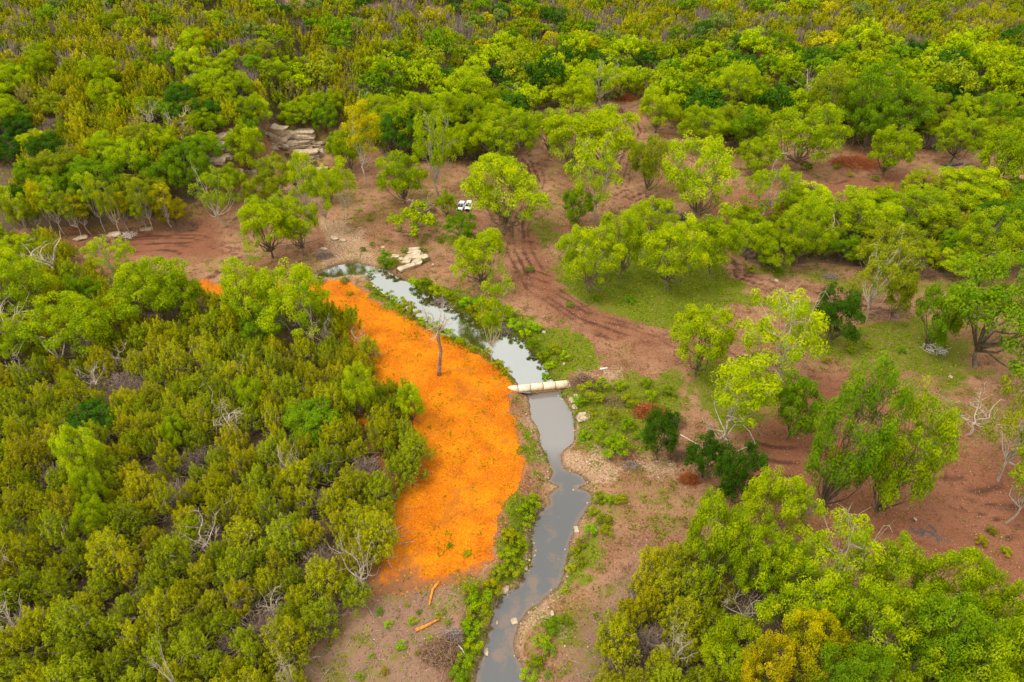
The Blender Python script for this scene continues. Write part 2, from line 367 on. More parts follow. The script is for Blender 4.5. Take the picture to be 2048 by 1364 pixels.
ASH = [([(1275, 412), (1340, 418), (1350, 436), (1290, 430)], 1.), ([(1588, 398), (1640, 392), (1640, 412), (1595, 414)], 1.), ([(1695, 622), (1830, 615), (1840, 640), (1740, 640)], .8),
       ([(1805, 1035), (1850, 1035), (1900, 1070), (1900, 1100), (1830, 1070)], .8), ([(1580, 1000), (1640, 1000), (1640, 1040), (1590, 1040)], .9)]
wFL, wGR, wPK = GP(F_L), [GP(p) for p in GRAVEL], [GP(p) for p in PINK]
SOIL = [[(1560, 800), (1640, 740), (1750, 760), (1850, 850), (2048, 930), (2400, 1000), (2400, 1250), (2048, 1180), (1850, 1150), (1650, 1090), (1480, 1010), (1480, 900)], [(1380, 400), (1600, 370), (1900, 340), (1990, 350), (1850, 390), (1600, 430), (1450, 460)], [(1060, 470), (1140, 600), (1340, 665), (1340, 730), (1160, 660), (1040, 560)], [(160, 488), (420, 440), (455, 460), (430, 510), (250, 520)]]
wSO = [GP(p) for p in SOIL]
wASH = [(GP(p), s) for p, s in ASH]
def soft(x, y, P, w):
    return sstep(.5 - sdist(x, y, P) / (2 * w))

def zones(x, y, z):
    """per-point ground weights"""
    px, py, dp = proj(x, y, z); z0 = np.zeros(x.shape)
    nn = fbm(x, y, 3.5, 21)
    gr = z0.copy(); so_ = z0.copy(); gv = z0.copy(); pk = z0.copy(); ash = z0.copy(); tk = z0.copy()
    m = (x > -110) & (x < 140) & (y > 0) & (y < 260)
    xm, ym = x[m], y[m]; n = nn[m]
    soil = np.zeros(xm.shape)
    for P in wSO: soil = np.maximum(soil, sstep(.5 - (sdist(xm, ym, P) + n * 3 + 2 * vnoise(xm, ym, 7, 12)) / 8))
    g = np.zeros(xm.shape); n4 = 1.2 * vnoise(xm, ym, 1.1, 66)
    for P, s in zip(wG, GSTR): g = np.maximum(g, s * sstep(.55 - (sdist(xm, ym, P) + n * 2.6 + 1.6 * vnoise(xm, ym, 6, 55) + n4) / 3.4))
    # thin background weed cover
    g = np.maximum(g, .33 + .30 * fbm(xm, ym, 9, 33) + .12 * vnoise(xm, ym, 1.6, 35))
    v = np.zeros(xm.shape)
    for P in wGR: v = np.maximum(v, .72 * sstep(.5 - (sdist(xm, ym, P) + n * 4 + 2.2 * vnoise(xm, ym, 5, 19)) / 5))
    p = np.zeros(xm.shape)
    for P in wPK: p = np.maximum(p, sstep(.5 - (sdist(xm, ym, P) + n * 2) / 5))
    a = np.zeros(xm.shape)
    for P, s in wASH: a = np.maximum(a, s * sstep(.6 - (sdist(xm, ym, P) + n * 1.0) / 2.5))
    k = np.zeros(xm.shape)
    for P, w in wT:
        d = sdist(xm, ym, P, False); wv = .4 * vnoise(xm, ym, 9, 71); br_ = np.clip(.62 + .75 * vnoise(xm, ym, 4.5, 72), .05, 1); r = (.62 * np.exp(-((d - .95 - wv) / .34) ** 2) + .5 * np.exp(-((d - 2.5 + wv) / .5) ** 2)) * br_ + .28 * np.exp(-(d / 3.2) ** 2)
        k = np.maximum(k, r)
        g = g * (1 - .85 * np.exp(-(d / (w * .75)) ** 4))
    du, dl = chan(xm, ym); dw = np.minimum(du, dl)
    v = np.maximum(v, .62 * sstep(1.3 - (dw + n * .6) / 1.2) * (1 - .75 * np.minimum(1, g * (du < dl))))
    g = g * (1 - .55 * soil); so_[m] = soil; k = np.maximum(k, soil * (.05 + .75 * np.clip(np.sin((ym * .9 + xm * .35 + 2.5 * vnoise(xm, ym, 12, 3)) * 2.4), 0, 1) * sstep(.5 + .8 * vnoise(xm, ym, 5, 31))))
    gr[m] = g; gv[m] = v; pk[m] = p; ash[m] = a; tk[m] = k
    dm = sdist(xm, ym, wM); st = z0.copy(); st[m] = .75 * sstep(.5 - (dm - .6 + n * 1.6) / 3.4)
    wet = z0.copy(); wet[m] = .8 * sstep(1.15 - (np.maximum(dw, 0) + .3 * n) / .55)
    inF = np.zeros(x.shape, bool)
    for P in (F_L, F_B, F_R, F_S): inF |= inpoly(px, py, P)
    for P in HOLES: inF &= ~inpoly(px, py, P)
    sand = np.zeros(x.shape)
    for P in HOLES: sand = np.maximum(sand, sstep(1 - sdist(px, py, P) / 12))
    gv = np.maximum(gv, sand * .95)
    li = np.where(inF, .85, .12) + .18 * nn
    far = (y > 262) | (x > 140) | (x < -110); li = np.where(far & (sand < .2), .9, li)
    gr = np.where(inF, gr * .6, gr)
    ruts = z0.copy()
    return dict(grass=gr, gravel=gv, pinkdirt=pk, ash=ash, track=tk, litter=np.clip(li, 0, 1), stain=st, soil=so_, wet=wet)

# ================================================================== ground sheet
def axis(a, b, step, lo, hi, grow=1.16):
    c = list(np.arange(a, b + 1e-6, step)); s = step; v = b
    while v < hi: s *= grow; v += s; c.append(v)
    s = step; v = a; pre = []
    while v > lo: s *= grow; v -= s; pre.append(v)
    return np.array(pre[::-1] + c)
gx = np.unique(np.concatenate([axis(-46, 34, .42, -3500, 3500, 1.045)])); gy = axis(26, 132, .42, -1500, 5000, 1.035)
X, Y = np.meshgrid(gx, gy); Z = height(X, Y)
zz = {k: v.ravel() for k, v in zones(X.ravel(), Y.ravel(), Z.ravel()).items()}
# shallow ruts in the tracks
Zr = Z.ravel() - .10 * zz['track'] + .05 * zz['gravel'] * vnoise(X.ravel(), Y.ravel(), .7, 4)
ny, nx = X.shape; I = np.arange(ny * nx).reshape(ny, nx)
F = np.stack([I[:-1, :-1], I[:-1, 1:], I[1:, 1:], I[1:, :-1]], -1).reshape(-1, 4)
M_GROUND = ground_mat('ground')
g = link('ground', mesh('ground', np.stack([X.ravel(), Y.ravel(), Zr], 1), F, M_GROUND, zz, smooth=True)); setp(g, kind='structure')
print('ground verts', ny * nx)

def sheet(name, P, lift, step, matl, margin=.3, kind='structure', flat=None, nz_=.35, open_w=None, att=None):
    """a draped sheet over polygon P cut with a ragged edge"""
    P_ = np.array(P); lo = P_.min(0) - 1 - (open_w or 0); hi = P_.max(0) + 1 + (open_w or 0)
    xs = np.arange(lo[0], hi[0], step); ys = np.arange(lo[1], hi[1], step); X, Y = np.meshgrid(xs, ys)
    if open_w: d = sdist(X, Y, P, False) - open_w
    else: d = sdist(X, Y, P)
    keep = (d + nz_ * fbm(X, Y, 1.6, 6) + nz_ * .6 * vnoise(X, Y, .45, 9)) < margin
    ny, nx = X.shape; I = np.arange(ny * nx).reshape(ny, nx)
    k = keep[:-1, :-1] & keep[:-1, 1:] & keep[1:, 1:] & keep[1:, :-1]
    F = np.stack([I[:-1, :-1], I[:-1, 1:], I[1:, 1:], I[1:, :-1]], -1)[k]
    u = np.unique(F); rm = np.full(ny * nx, -1); rm[u] = np.arange(len(u)); F = rm[F]
    x, y = X.ravel()[u], Y.ravel()[u]
    z = np.full(x.shape, flat) if flat is not None else height(x, y) + lift
    a = att(x, y, d.ravel()[u]) if att else None
    o = link(name, mesh(name, np.stack([x, y, z], 1), F, matl, a, smooth=True)); setp(o, kind=kind)
    return o

# mulch blanket
m, t, o = mat('mulch'); v = objv(t)
nb = noise(t, .22, 4, .6, v); nf = noise(t, 4.5, 5, .8, v); nm = noise(t, .9, 5, .7, v); edge = attrf(t, 'edge')
c = mixc(t, ramp(t, nb, .3, .7), (.40, .100, .002), (.56, .182, .003)); c = mixc(t, ramp(t, nf, .50, .34, 0, .85), c, (.20, .036, .003)); c = mixc(t, ramp(t, nf, .56, .68, 0, .8), c, (.72, .34, .012))
c = mixc(t, ramp(t, nm, .54, .70, 0, .75), c, (.24, .062, .006)); c = mixc(t, ramp(t, noise(t, .16, 5, .65, v, 1.2), .52, .66, 0, .55), c, (.27, .085, .012))
es = math_(t, 'ADD', edge, math_(t, 'MULTIPLY', math_(t, 'SUBTRACT', nf, .5), 1.6)); es = math_(t, 'ADD', es, math_(t, 'MULTIPLY', math_(t, 'SUBTRACT', nm, .5), 1.2))
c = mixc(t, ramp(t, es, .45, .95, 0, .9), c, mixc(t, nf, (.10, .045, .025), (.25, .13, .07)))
bsdf(t, o, c, .9, .1, nf, 1., .10); M_MULCH = m
botw = G(850, 1178)[:2]
def mulch_att(x, y, d):
    px, py, _ = proj(x, y, 0 * x)
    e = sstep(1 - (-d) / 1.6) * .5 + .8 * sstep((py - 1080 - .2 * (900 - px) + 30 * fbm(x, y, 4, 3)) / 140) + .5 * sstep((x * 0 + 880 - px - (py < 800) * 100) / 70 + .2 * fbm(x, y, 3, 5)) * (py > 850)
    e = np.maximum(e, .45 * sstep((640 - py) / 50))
    return {'edge': np.clip(e, 0, 1)}
sheet('mulch', wM, .05, .22, M_MULCH, att=mulch_att)
# water
def water_mat(name, deep, shallow, refl, sky_sheen=None):
    m, t, o = mat(name); v = objv(t); n = noise(t, .6, 6, .65, v, .6); nr = noise(t, 3.5, 4, .65, v)
    sh = attrf(t, 'shallow')
    s = math_(t, 'ADD', sh, math_(t, 'MULTIPLY', math_(t, 'SUBTRACT', n, .5), .9))
    if sky_sheen: deep = mixc(t, attrf(t, 'sky_sheen'), deep, sky_sheen)  # bright sky reflection painted in as a paler water colour
    s = math_(t, 'ADD', s, math_(t, 'MULTIPLY', math_(t, 'SUBTRACT', nr, .5), .8)); c = mixc(t, ramp(t, s, .42, .85), deep, shallow)
    d = N(t, 'ShaderNodeBsdfDiffuse'); t.links.new(c, d.inputs[0]); g = N(t, 'ShaderNodeBsdfGlossy', Roughness=.03); g.inputs[0].default_value = (.84, .92, 1, 1)
    b = N(t, 'ShaderNodeBump', Strength=.06 if not sky_sheen else .16, Distance=.05); t.links.new(nr, b.inputs['Height']); t.links.new(b.outputs[0], g.inputs['Normal'])
    ms = N(t, 'ShaderNodeMixShader', Fac=refl); t.links.new(d.outputs[0], ms.inputs[1]); t.links.new(g.outputs[0], ms.inputs[2])
    t.links.new(ms.outputs[0], o.inputs[0]); return m
M_WU = water_mat('pool_water', (.040, .040, .006), (.10, .065, .025), .36)
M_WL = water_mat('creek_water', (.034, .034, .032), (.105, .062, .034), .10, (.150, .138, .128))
SHAL = [G(a, b, False)[:2] for a, b in [(1120, 960), (1180, 980), (1100, 1000), (1030, 1200), (1060, 1190), (1110, 1165), (1020, 1260), (1040, 1300), (1010, 1230), (1110, 1110), (1135, 880), (1140, 850), (1100, 1050), (1000, 1290), (1070, 1150)]]
def shal(x, y, d):
    s = sstep(1 + d / 1.3) * .8
    for a, b in SHAL: s = np.maximum(s, (.62 if b > 50 else .85) * np.exp(-((x - a + .7 * vnoise(x, y, 1.3, 5)) ** 2 / 1.6 + (y - b + 1.2 * vnoise(x, y, 1.7, 8)) ** 2 / 6.)))
    px, py, _ = proj(x, y, 0 * x + ZL); return {'shallow': s * (1 - .6 * (py < 905)), 'sky_sheen': np.clip(sstep((960 - py) / 90) + .10, 0, 1)}  # painted sky brightness on the water, strongest in the pool below the weir
sheet('creek_pool_water', wU, 0, .3, M_WU, margin=.5, flat=ZU, nz_=0, att=lambda x, y, d: {'shallow': sstep(1 + d / .8) * .6})
sheet('upstream_pool_water', wU2, 0, .3, M_WU, margin=.9, flat=ZU + .012, nz_=0, att=lambda x, y, d: {'shallow': sstep(1 + d / 1.2) * .9})
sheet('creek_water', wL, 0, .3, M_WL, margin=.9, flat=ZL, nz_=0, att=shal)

# ================================================================== plants: geometry
def leaves(Cs, Nn, size, rng, asp=.5, upv=0.):
    """rhombic leaf sprays at Cs facing Nn"""
    n = len(Cs); Nn = Nn / (np.linalg.norm(Nn, axis=1)[:, None] + 1e-9)
    a = rng.normal(size=(n, 3)); a[:, 2] += upv; T = a - (a * Nn).sum(1)[:, None] * Nn; T /= np.linalg.norm(T, axis=1)[:, None] + 1e-9; B = np.cross(Nn, T)
    s = size * rng.uniform(.65, 1.3, n)[:, None]
    V = np.stack([Cs + T * s, Cs + B * s * asp, Cs - T * s, Cs - B * s * asp], 1).reshape(-1, 3)
    F = np.arange(4 * n).reshape(n, 4)
    return V, F
def tuft_cloud(cen, rad, n, size, rng, squash=.75, up=.45, shell=.45):
    """leaf sprays of many tufts; cen (k,3), rad (k,), n leaves per tuft"""
    k = len(cen); idx = np.repeat(np.arange(k), n); m = len(idx)
    d = rng.normal(size=(m, 3)); d /= np.linalg.norm(d, axis=1)[:, None]
    flip = (d[:, 2] < -.2) & (rng.rand(m) < .6); d[flip, 2] *= -1
    r = rad[idx] * (shell + (1 - shell) * rng.rand(m) ** .6)
    P = cen[idx] + d * r[:, None] * np.array([1, 1, squash])
    Nn = d + np.array([0, 0, up]) + rng.normal(size=(m, 3)) * .45
    V, F = leaves(P, Nn, size, rng)
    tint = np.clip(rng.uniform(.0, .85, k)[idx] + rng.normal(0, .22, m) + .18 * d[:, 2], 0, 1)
    return V, F, np.repeat(tint, 4)
def crown_mesh(name, V, F, tint, material, tcol=None):
    tc_ = np.ones((len(V), 3)) if tcol is None else tcol
    return mesh(name, V, F, material, {'tint': tint, 'tcol': tc_})
def bend(p, q, rng, amp, n=5):
    p, q = np.asarray(p, float), np.asarray(q, float); L_ = np.linalg.norm(q - p); t = np.linspace(0, 1, n)[:, None]
    P = p + (q - p) * t; off = rng.normal(size=3) * amp * L_; off2 = rng.normal(size=3) * amp * L_ * .5
    return P + np.sin(t * math.pi) * off + np.sin(t * 2 * math.pi) * off2

def broad(seed, Ht=11., R=6., trunk_f=.22, lobes=10, per=7, tr=1.05, nl=60, ls=.22, tw=.30, lean=.12, open_=0., flat=1., droop=0., bare=0):
    """returns trunk mesh, crown data. spreading tree with lobed crown"""
    rng = RS(seed); mb = MB()
    th = Ht * trunk_f; top = np.array([rng.normal() * lean * th * 2, rng.normal() * lean * th * 2, th])
    mb.tube(bend((0, 0, -.4), top, rng, .05), np.linspace(tw * 1.25, tw * .85, 5), 7)
    cz = Ht * (.5 + trunk_f * .5); hz = (Ht - th) * .5
    cen, rad = [], []; g_ = math.pi * (3 - math.sqrt(5)); ph = rng.rand() * 6
    for i in range(lobes):
        u = (i + .5) / lobes; zz_ = 1 - 1.8 * u + rng.normal() * .06; rr = max(0, 1 - zz_ * zz_) ** .36 * rng.uniform(.8, 1.12); a = ph + i * g_ + rng.normal() * .25
        k = rng.uniform(.50, .86)
        L_ = np.array([math.cos(a) * rr * R * k, math.sin(a) * rr * R * k, cz + zz_ * hz * k * .95 * flat])
        lr = R * rng.uniform(.30, .46)
        e = bend(top, L_, rng, .12); w0 = tw * .55
        if rng.rand() > open_ * .3:
            mb.tube(e, np.linspace(w0, w0 * .35, 5), 5, False)
        n = max(3, int(per * rng.uniform(.7, 1.3) * (1 - open_ * rng.rand())))
        for j in range(n):
            d = rng.normal(size=3); d /= np.linalg.norm(d); d[2] = abs(d[2]) * .9 - .25 - droop * rng.rand()
            out = np.array([math.cos(a) * rr, math.sin(a) * rr, .25]); d = d + out * .5; d /= np.linalg.norm(d) + 1e-9
            c = L_ + d * lr * rng.uniform(.65, 1.1) * np.array([1, 1, .75]); cen.append(c); rad.append(tr * rng.uniform(.7, 1.3))
            if j % 2 == 0: mb.tube(bend(e[-1 if j % 4 else -2], c, rng, .12, 4), np.linspace(w0 * .3, w0 * .09, 4), 3, False)
    for i in range(bare):
        a = rng.rand() * 6.28; q = np.array([math.cos(a) * R * .6, math.sin(a) * R * .6, Ht * rng.uniform(.85, 1.08)]); e = bend(top, q, rng, .12, 6)
        mb.tube(e, np.linspace(tw * .45, tw * .08, 6), 4, False)
        for j in range(5):
            b = e[rng.randint(2, 6)]; mb.tube(bend(b, b + rng.normal(size=3) * R * .22 + np.array([0, 0, .5]), rng, .15, 3), np.linspace(tw * .18, tw * .05, 3), 3, False)
    V, F, ti = tuft_cloud(np.array(cen), np.array(rad), nl, ls, rng)
    return mb, V, F, ti

def juniper(seed, Ht=5.5, R=2.7, lobes=30, nl=230, ls=.13, lower=True):
    rng = RS(seed); mb = MB(); mb.tube(bend((0, 0, -.4), (rng.normal() * .2, rng.normal() * .2, Ht * .6), rng, .05), np.linspace(.2, .08, 5), 5)
    P_, N_, T_ = [], [], []; ph = rng.rand() * 6
    for i in range(lobes):
        u = (i + .3) / lobes; a = ph + i * 2.4; rr = R * math.sqrt(u) * rng.uniform(.72, 1.0)
        top = Ht * (1 - .50 * u ** 1.3) * rng.uniform(.78, 1.12); base = np.array([math.cos(a) * rr, math.sin(a) * rr, 0]); ln = rng.uniform(1.5, 2.4) * Ht / 5.5; w = R * rng.uniform(.15, .24)
        lean = np.array([math.cos(a), math.sin(a), 0]) * .25
        n = int(nl * rng.uniform(.7, 1.3)); t = rng.rand(n) ** .85
        th = rng.rand(n) * 6.283; prof = w * (.06 + 1.1 * np.clip(t / .7, 0, 1) ** .8 * (1 - .45 * np.clip((t - .7) / .3, 0, 1))) * (.45 + .75 * rng.rand(n))
        prof *= 1 + .35 * np.sin(th * 3 + i) * np.sin(t * 9 + i)
        z = top - (1 - t[::1]) * 0 - t * ln
        pts = base + np.stack([np.cos(th) * prof, np.sin(th) * prof, z], 1) - lean * (t * ln)[:, None]
        nn = np.stack([np.cos(th), np.sin(th), .55 + 0 * th], 1) + rng.normal(size=(n, 3)) * .45
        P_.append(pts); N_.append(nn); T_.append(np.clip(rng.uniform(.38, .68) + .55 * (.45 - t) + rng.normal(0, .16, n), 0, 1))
        mb.tube(bend((0, 0, Ht * .1 + .15), base + np.array([0, 0, top - ln * .5]) - lean * ln * .5, rng, .1, 4), np.linspace(.09, .03, 4), 4, False)
        if lower:
            for j in range(4):
                b = base * rng.uniform(.4, .9) + np.array([0, 0, (top - ln) * rng.uniform(.55, 1.1)]); q = b + np.append(rng.normal(size=2) * .7 + base[:2] * .2, rng.uniform(.1, .9))
                mb.tube([b, (b + q) / 2 + rng.normal(size=3) * .1, q], [.035, .028, .015], 3, False)
    V, F = leaves(np.concatenate(P_), np.concatenate(N_), ls, rng, .36, 1.6); ti = np.repeat(np.concatenate(T_), 4)
    return mb, V, F, ti

def bare_tree(seed, Ht=7., R=3.2, tw=.18, forks=6, twigs=9, spread=1., curve=.14, droop=0., fine=1):
    """leafless tree, trunk and twig meshes"""
    rng = RS(seed); mb = MB(); tb = MB(); top = np.array([rng.normal() * .08 * Ht, rng.normal() * .08 * Ht, Ht * .38])
    mb.tube(bend((0, 0, -.3), top, rng, .06), np.linspace(tw * 1.2, tw * .8, 5), 6)
    for i in range(forks):
        a = i * 2.4 + rng.rand(); q = np.array([math.cos(a) * R * rng.uniform(.35, .9) * spread, math.sin(a) * R * rng.uniform(.35, .9) * spread, Ht * rng.uniform(.62, 1.0)]); e = bend(top * rng.uniform(.75, 1), q, rng, curve, 7)
        tb.tube(e, np.linspace(tw * .6, tw * .14, 7), 5, False)
        for j in range(twigs):
            b = e[rng.randint(1, 7)]; q2 = b + rng.normal(size=3) * R * .28 + np.array([math.cos(a) * .3, math.sin(a) * .3, .45 - droop]) * R * .3
            e2 = bend(b, q2, rng, .16, 4); tb.tube(e2, np.linspace(tw * .24, tw * .07, 4), 3, False)
            for l in range(fine):
                b3 = e2[rng.randint(1, 4)]; tb.tube([b3, b3 + rng.normal(size=3) * R * .14 + np.array([0, 0, .1])], [tw * .10, tw * .04], 3, False)
    return mb, tb
def brush_mesh(seed, R=2.1, Ht=3.6, n=120, w=.032):
    rng = RS(seed); tb = MB()
    for i in range(n):
        a = rng.rand() * 6.28; r = R * math.sqrt(rng.rand()); s = np.array([math.cos(a) * r * .25, math.sin(a) * r * .25, .1]); q = np.array([math.cos(a) * r, math.sin(a) * r, Ht * rng.uniform(.45, 1.) * (1 - .4 * r / R)])
        e = bend(s, q, rng, .1, 4); tb.tube(e, np.linspace(w, w * .5, 4), 3, False)
        for j in range(2): tb.tube([e[2 + j % 2], e[2] + rng.normal(size=3) * .45 + np.array([0, 0, .2])], [w * .6, w * .3], 3, False)
    return tb

# ------------------------------------------------------------------ prototypes
class Proto: pass
def mk(mb, V, F, ti, bark, leafm, Ht, R, name):
    p = Proto(); p.trunk = mb.mesh(name + '_trunk', bark); p.crown = crown_mesh(name + '_crown', V, F, ti, leafm); p.H = float(np.percentile(V[:, 2], 99.3)); p.R = float(np.percentile(np.hypot(V[:, 0], V[:, 1]), 97.5)); return p
PR = {}
def reg(kind, make, n, bark, leafm, Ht, R):
    PR[kind] = [mk(*make(s), bark, leafm, Ht, R, kind) for s in range(n)]
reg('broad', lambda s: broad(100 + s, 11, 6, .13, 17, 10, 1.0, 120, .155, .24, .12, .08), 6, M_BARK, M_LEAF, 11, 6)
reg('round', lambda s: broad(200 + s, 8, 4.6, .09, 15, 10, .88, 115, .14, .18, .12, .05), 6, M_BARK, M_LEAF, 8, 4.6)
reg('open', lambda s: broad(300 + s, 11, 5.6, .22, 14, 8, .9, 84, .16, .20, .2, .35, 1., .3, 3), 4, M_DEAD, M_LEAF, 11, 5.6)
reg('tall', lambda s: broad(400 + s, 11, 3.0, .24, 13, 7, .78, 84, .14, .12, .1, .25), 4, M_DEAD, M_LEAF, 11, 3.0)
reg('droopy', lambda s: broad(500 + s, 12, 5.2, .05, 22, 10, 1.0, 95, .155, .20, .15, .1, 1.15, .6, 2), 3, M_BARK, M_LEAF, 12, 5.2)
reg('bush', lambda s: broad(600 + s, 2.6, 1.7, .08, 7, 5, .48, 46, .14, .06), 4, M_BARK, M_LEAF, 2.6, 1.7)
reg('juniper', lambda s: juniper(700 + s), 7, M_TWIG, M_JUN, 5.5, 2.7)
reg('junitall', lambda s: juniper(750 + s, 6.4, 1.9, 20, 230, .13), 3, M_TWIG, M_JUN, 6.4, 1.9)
def reg_bare(kind, make, n, m1, Ht, R):
    PR[kind] = []
    for s in range(n):
        a, b = make(s); p = Proto(); p.trunk = a.mesh(kind + '_trunk', m1); p.crown = b.mesh(kind + '_branches', m1); p.H = Ht; p.R = R; PR[kind].append(p)
reg_bare('dead', lambda s: bare_tree(800 + s, 6, 3, .13), 4, M_DEAD, 6, 3)
reg_bare('snag', lambda s: bare_tree(850 + s, 6, 2.4, .20, 4, 4, 1, .2), 3, M_DEAD, 6, 2.4)
PR['brush'] = []
for s in range(4):
    p = Proto(); p.trunk = None; p.crown = brush_mesh(880 + s).mesh('brush_twigs', M_TWIG); p.H = 2.6; p.R = 1.9; PR['brush'].append(p)

TREE_N = [0]
SPOTS = []
def plant(name, kind, x, y, z, hs, rs, rz, label, cat, group, color, rng, crown_name='crown', tcol=(1, 1, 1), tilt=0):
    p = PR[kind][rng.randint(len(PR[kind]))]
    if p.trunk is None:
        o = link(name, p.crown, None, tcol); o.location = (x, y, z); o.rotation_euler = (0, 0, rz); o.scale = (rs, rs, hs); setp(o, label, cat, group); return o
    q_ = rng.uniform(.86, 1.16) if kind in ('broad', 'round', 'open', 'droopy') else 1.; e = empty(name, (x, y, z), rz, (rs * q_, rs / q_, hs)); setp(e, label, cat, group); e.rotation_euler = (tilt, 0, rz)
    link('trunk', p.trunk, e, tcol); link(crown_name, p.crown, e, color); SPOTS.append((x, y)); return e

# leaf colours
YG = (.350, .440, .006); BR = (.280, .372, .006); GR = (.170, .285, .008); DK = (.055, .130, .008); OL = (.265, .310, .012); YE = (.430, .400, .006); OR = (.44, .38, .008)
JU = (.300, .312, .008); JG = (.235, .285, .009); JY = (.345, .325, .009); JB = (.29, .265, .07)
TONE = {'YG': YG, 'BR': BR, 'GR': GR, 'DK': DK, 'OL': OL, 'YE': YE, 'OR': OR, 'LY': (.38, .47, .008)}
